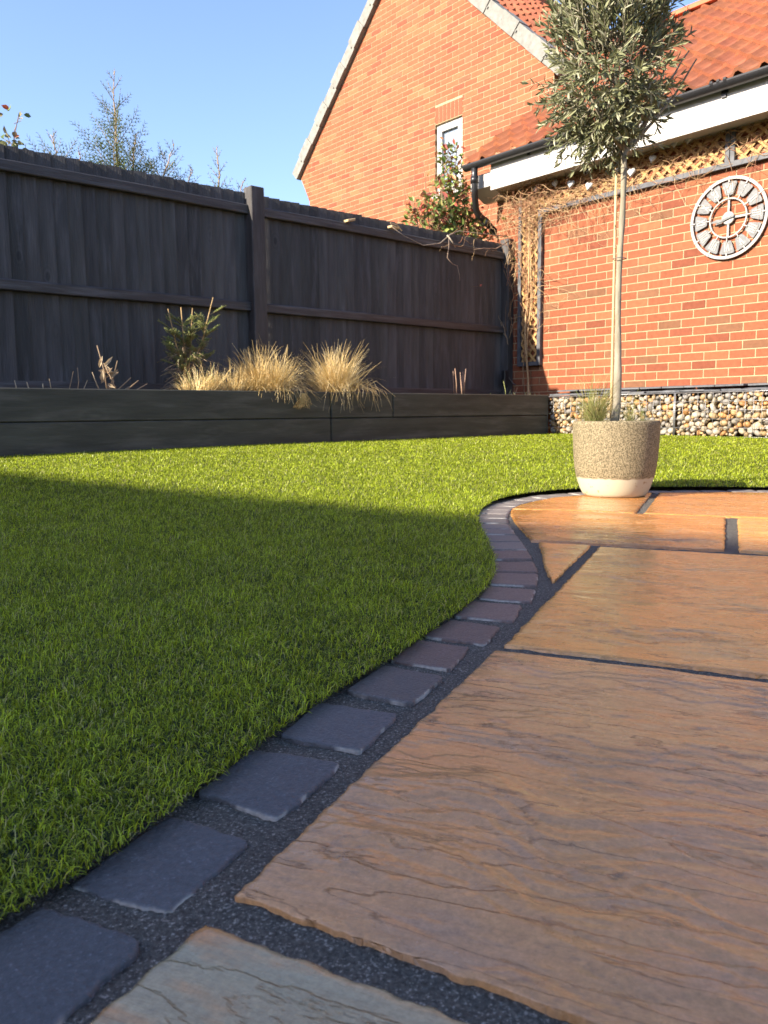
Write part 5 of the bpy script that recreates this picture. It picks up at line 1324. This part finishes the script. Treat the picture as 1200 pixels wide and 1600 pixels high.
cypress('conifer fronds leaning right over the fence, between the tall leader and the lone sprig', -3.75, -.5, [(-3.82, 2.0, -3.62, 2.50, 11, .36), (-3.62, 1.95, -3.46, 2.34, 8, .3)])
cypress('lone thin conifer sprig just left of the middle fence post', -3.2, -.5, [(-3.20, 2.0, -3.24, 2.55, 14, .20), (-3.1, 1.95, -2.98, 2.32, 12, .20)])

def leafy_shrub(name, label, cat, base, stems_, nleaf, cols, Lr, wr, redtop=None, group=None):
    t = thing(name, label, cat, base, group); wood = MB(); lf = MB()
    for (s, off, z, r0, bush) in stems_:
        e = Fp(s, off, z); q = [base + (e - base) * k / 12 + Vector((random.gauss(0, .015), random.gauss(0, .015), 0)) * (k > 0) + UP * .08 * math.sin(math.pi * k / 12) for k in range(13)]
        wood.tube(q, [r0 * (1 - .75 * k / 12) for k in range(13)], 5, (.22, .15, .10))
        for k in range(int(nleaf * bush)):
            tt = 1 - random.random() ** 1.3 * .42; p0 = base.lerp(e, tt) + UP * .08 * math.sin(math.pi * tt); sp_ = .035 + .18 * bush * (1 - tt) / .42
            p = p0 + Vector((random.gauss(0, sp_), random.gauss(0, sp_), random.gauss(0, sp_ * .8)))
            if random.random() < .35: wood.tube([p0 - UP * .04, p], [.003, .0015], 3, (.26, .17, .11), cap=False)
            d = Vector((random.gauss(0, 1), random.gauss(0, 1), random.gauss(.2, .8))); c = random.choice(cols)
            if redtop and (random.random() < redtop * (.4 + (tt > .9))): c = random.choice([(.42, .09, .05), (.34, .10, .08), (.50, .20, .09)])
            j = random.uniform(.8, 1.2); L = random.uniform(*Lr); lf.leaf(p, d, Vector((random.gauss(0, 1), random.gauss(0, 1), random.gauss(0.4, 1))), L, L * wr, fold=.2, bend=random.uniform(0, .35), col=tuple(x * j for x in c))
    obj('branches', wood, M['vine'], t, smooth=True); obj('leaves', lf, M['leaf'], t); return t
random.seed(31)
gl = [(.12, .20, .04), (.19, .26, .06), (.27, .31, .08), (.36, .34, .11), (.09, .13, .03)]
leafy_shrub('photinia_shrub', 'leafy green shrub with red tips behind the fence in front of the white window', 'shrub', Fp(-.35, -.55, .3),
            [(-.36, -.6, 3.18, .014, 1.0), (-.30, -.55, 2.95, .014, 1.0), (-.45, -.6, 2.85, .012, .9), (-.18, -.5, 2.75, .012, .9), (-.55, -.5, 2.72, .01, .9), (-.34, -.6, 3.05, .01, .6), (-.22, -.6, 3.2, .01, .5), (-.75, -.5, 2.54, .01, 1.2), (-.92, -.55, 2.46, .008, 1.1), (-.05, -.5, 2.55, .01, .9), (.12, -.55, 2.42, .008, .8), (-.62, -.5, 2.40, .01, 1.0), (-.25, -.5, 2.45, .01, 1.1), (.2, -.5, 2.32, .008, .6), (-.4, -.5, 2.5, .01, 1.1)], 150, gl, (.05, .09), .48, redtop=.24)
mb = MB(); random.seed(4)
pt_ = [o for o in scene.objects if o.name == 'photinia_shrub'][0]
for i in range(46):
    s = random.uniform(-1.05, .15); b = Fp(s * .8, -.55, 2.0); e = Fp(s + random.gauss(0, .12), -.55 + random.gauss(0, .1), random.uniform(2.35, 2.95)); mb.tube([b, b.lerp(e, .5) + Vector((random.gauss(0, .03), 0, 0)), e], [.0045, .003, .0015], 4, random.choice([(.34, .16, .09), (.40, .22, .12), (.28, .14, .08)]))
obj('bare_twigs', mb, M['vine'], pt_, smooth=True)
leafy_shrub('leafy_shrub', 'rounded-leaf shrub tips over the fence at the upper left edge of the photo', 'shrub', Fp(-4.95, -.5, .2), [(-4.87, -.45, 2.44, .010, .5), (-4.80, -.5, 2.26, .007, .4), (-5.02, -.5, 2.36, .008, .5), (-4.90, -.5, 2.24, .006, .45)], 110, [(.12, .17, .05), (.2, .2, .08), (.26, .22, .1)], (.045, .06), .7, redtop=.04)

bpy.context.view_layer.update()
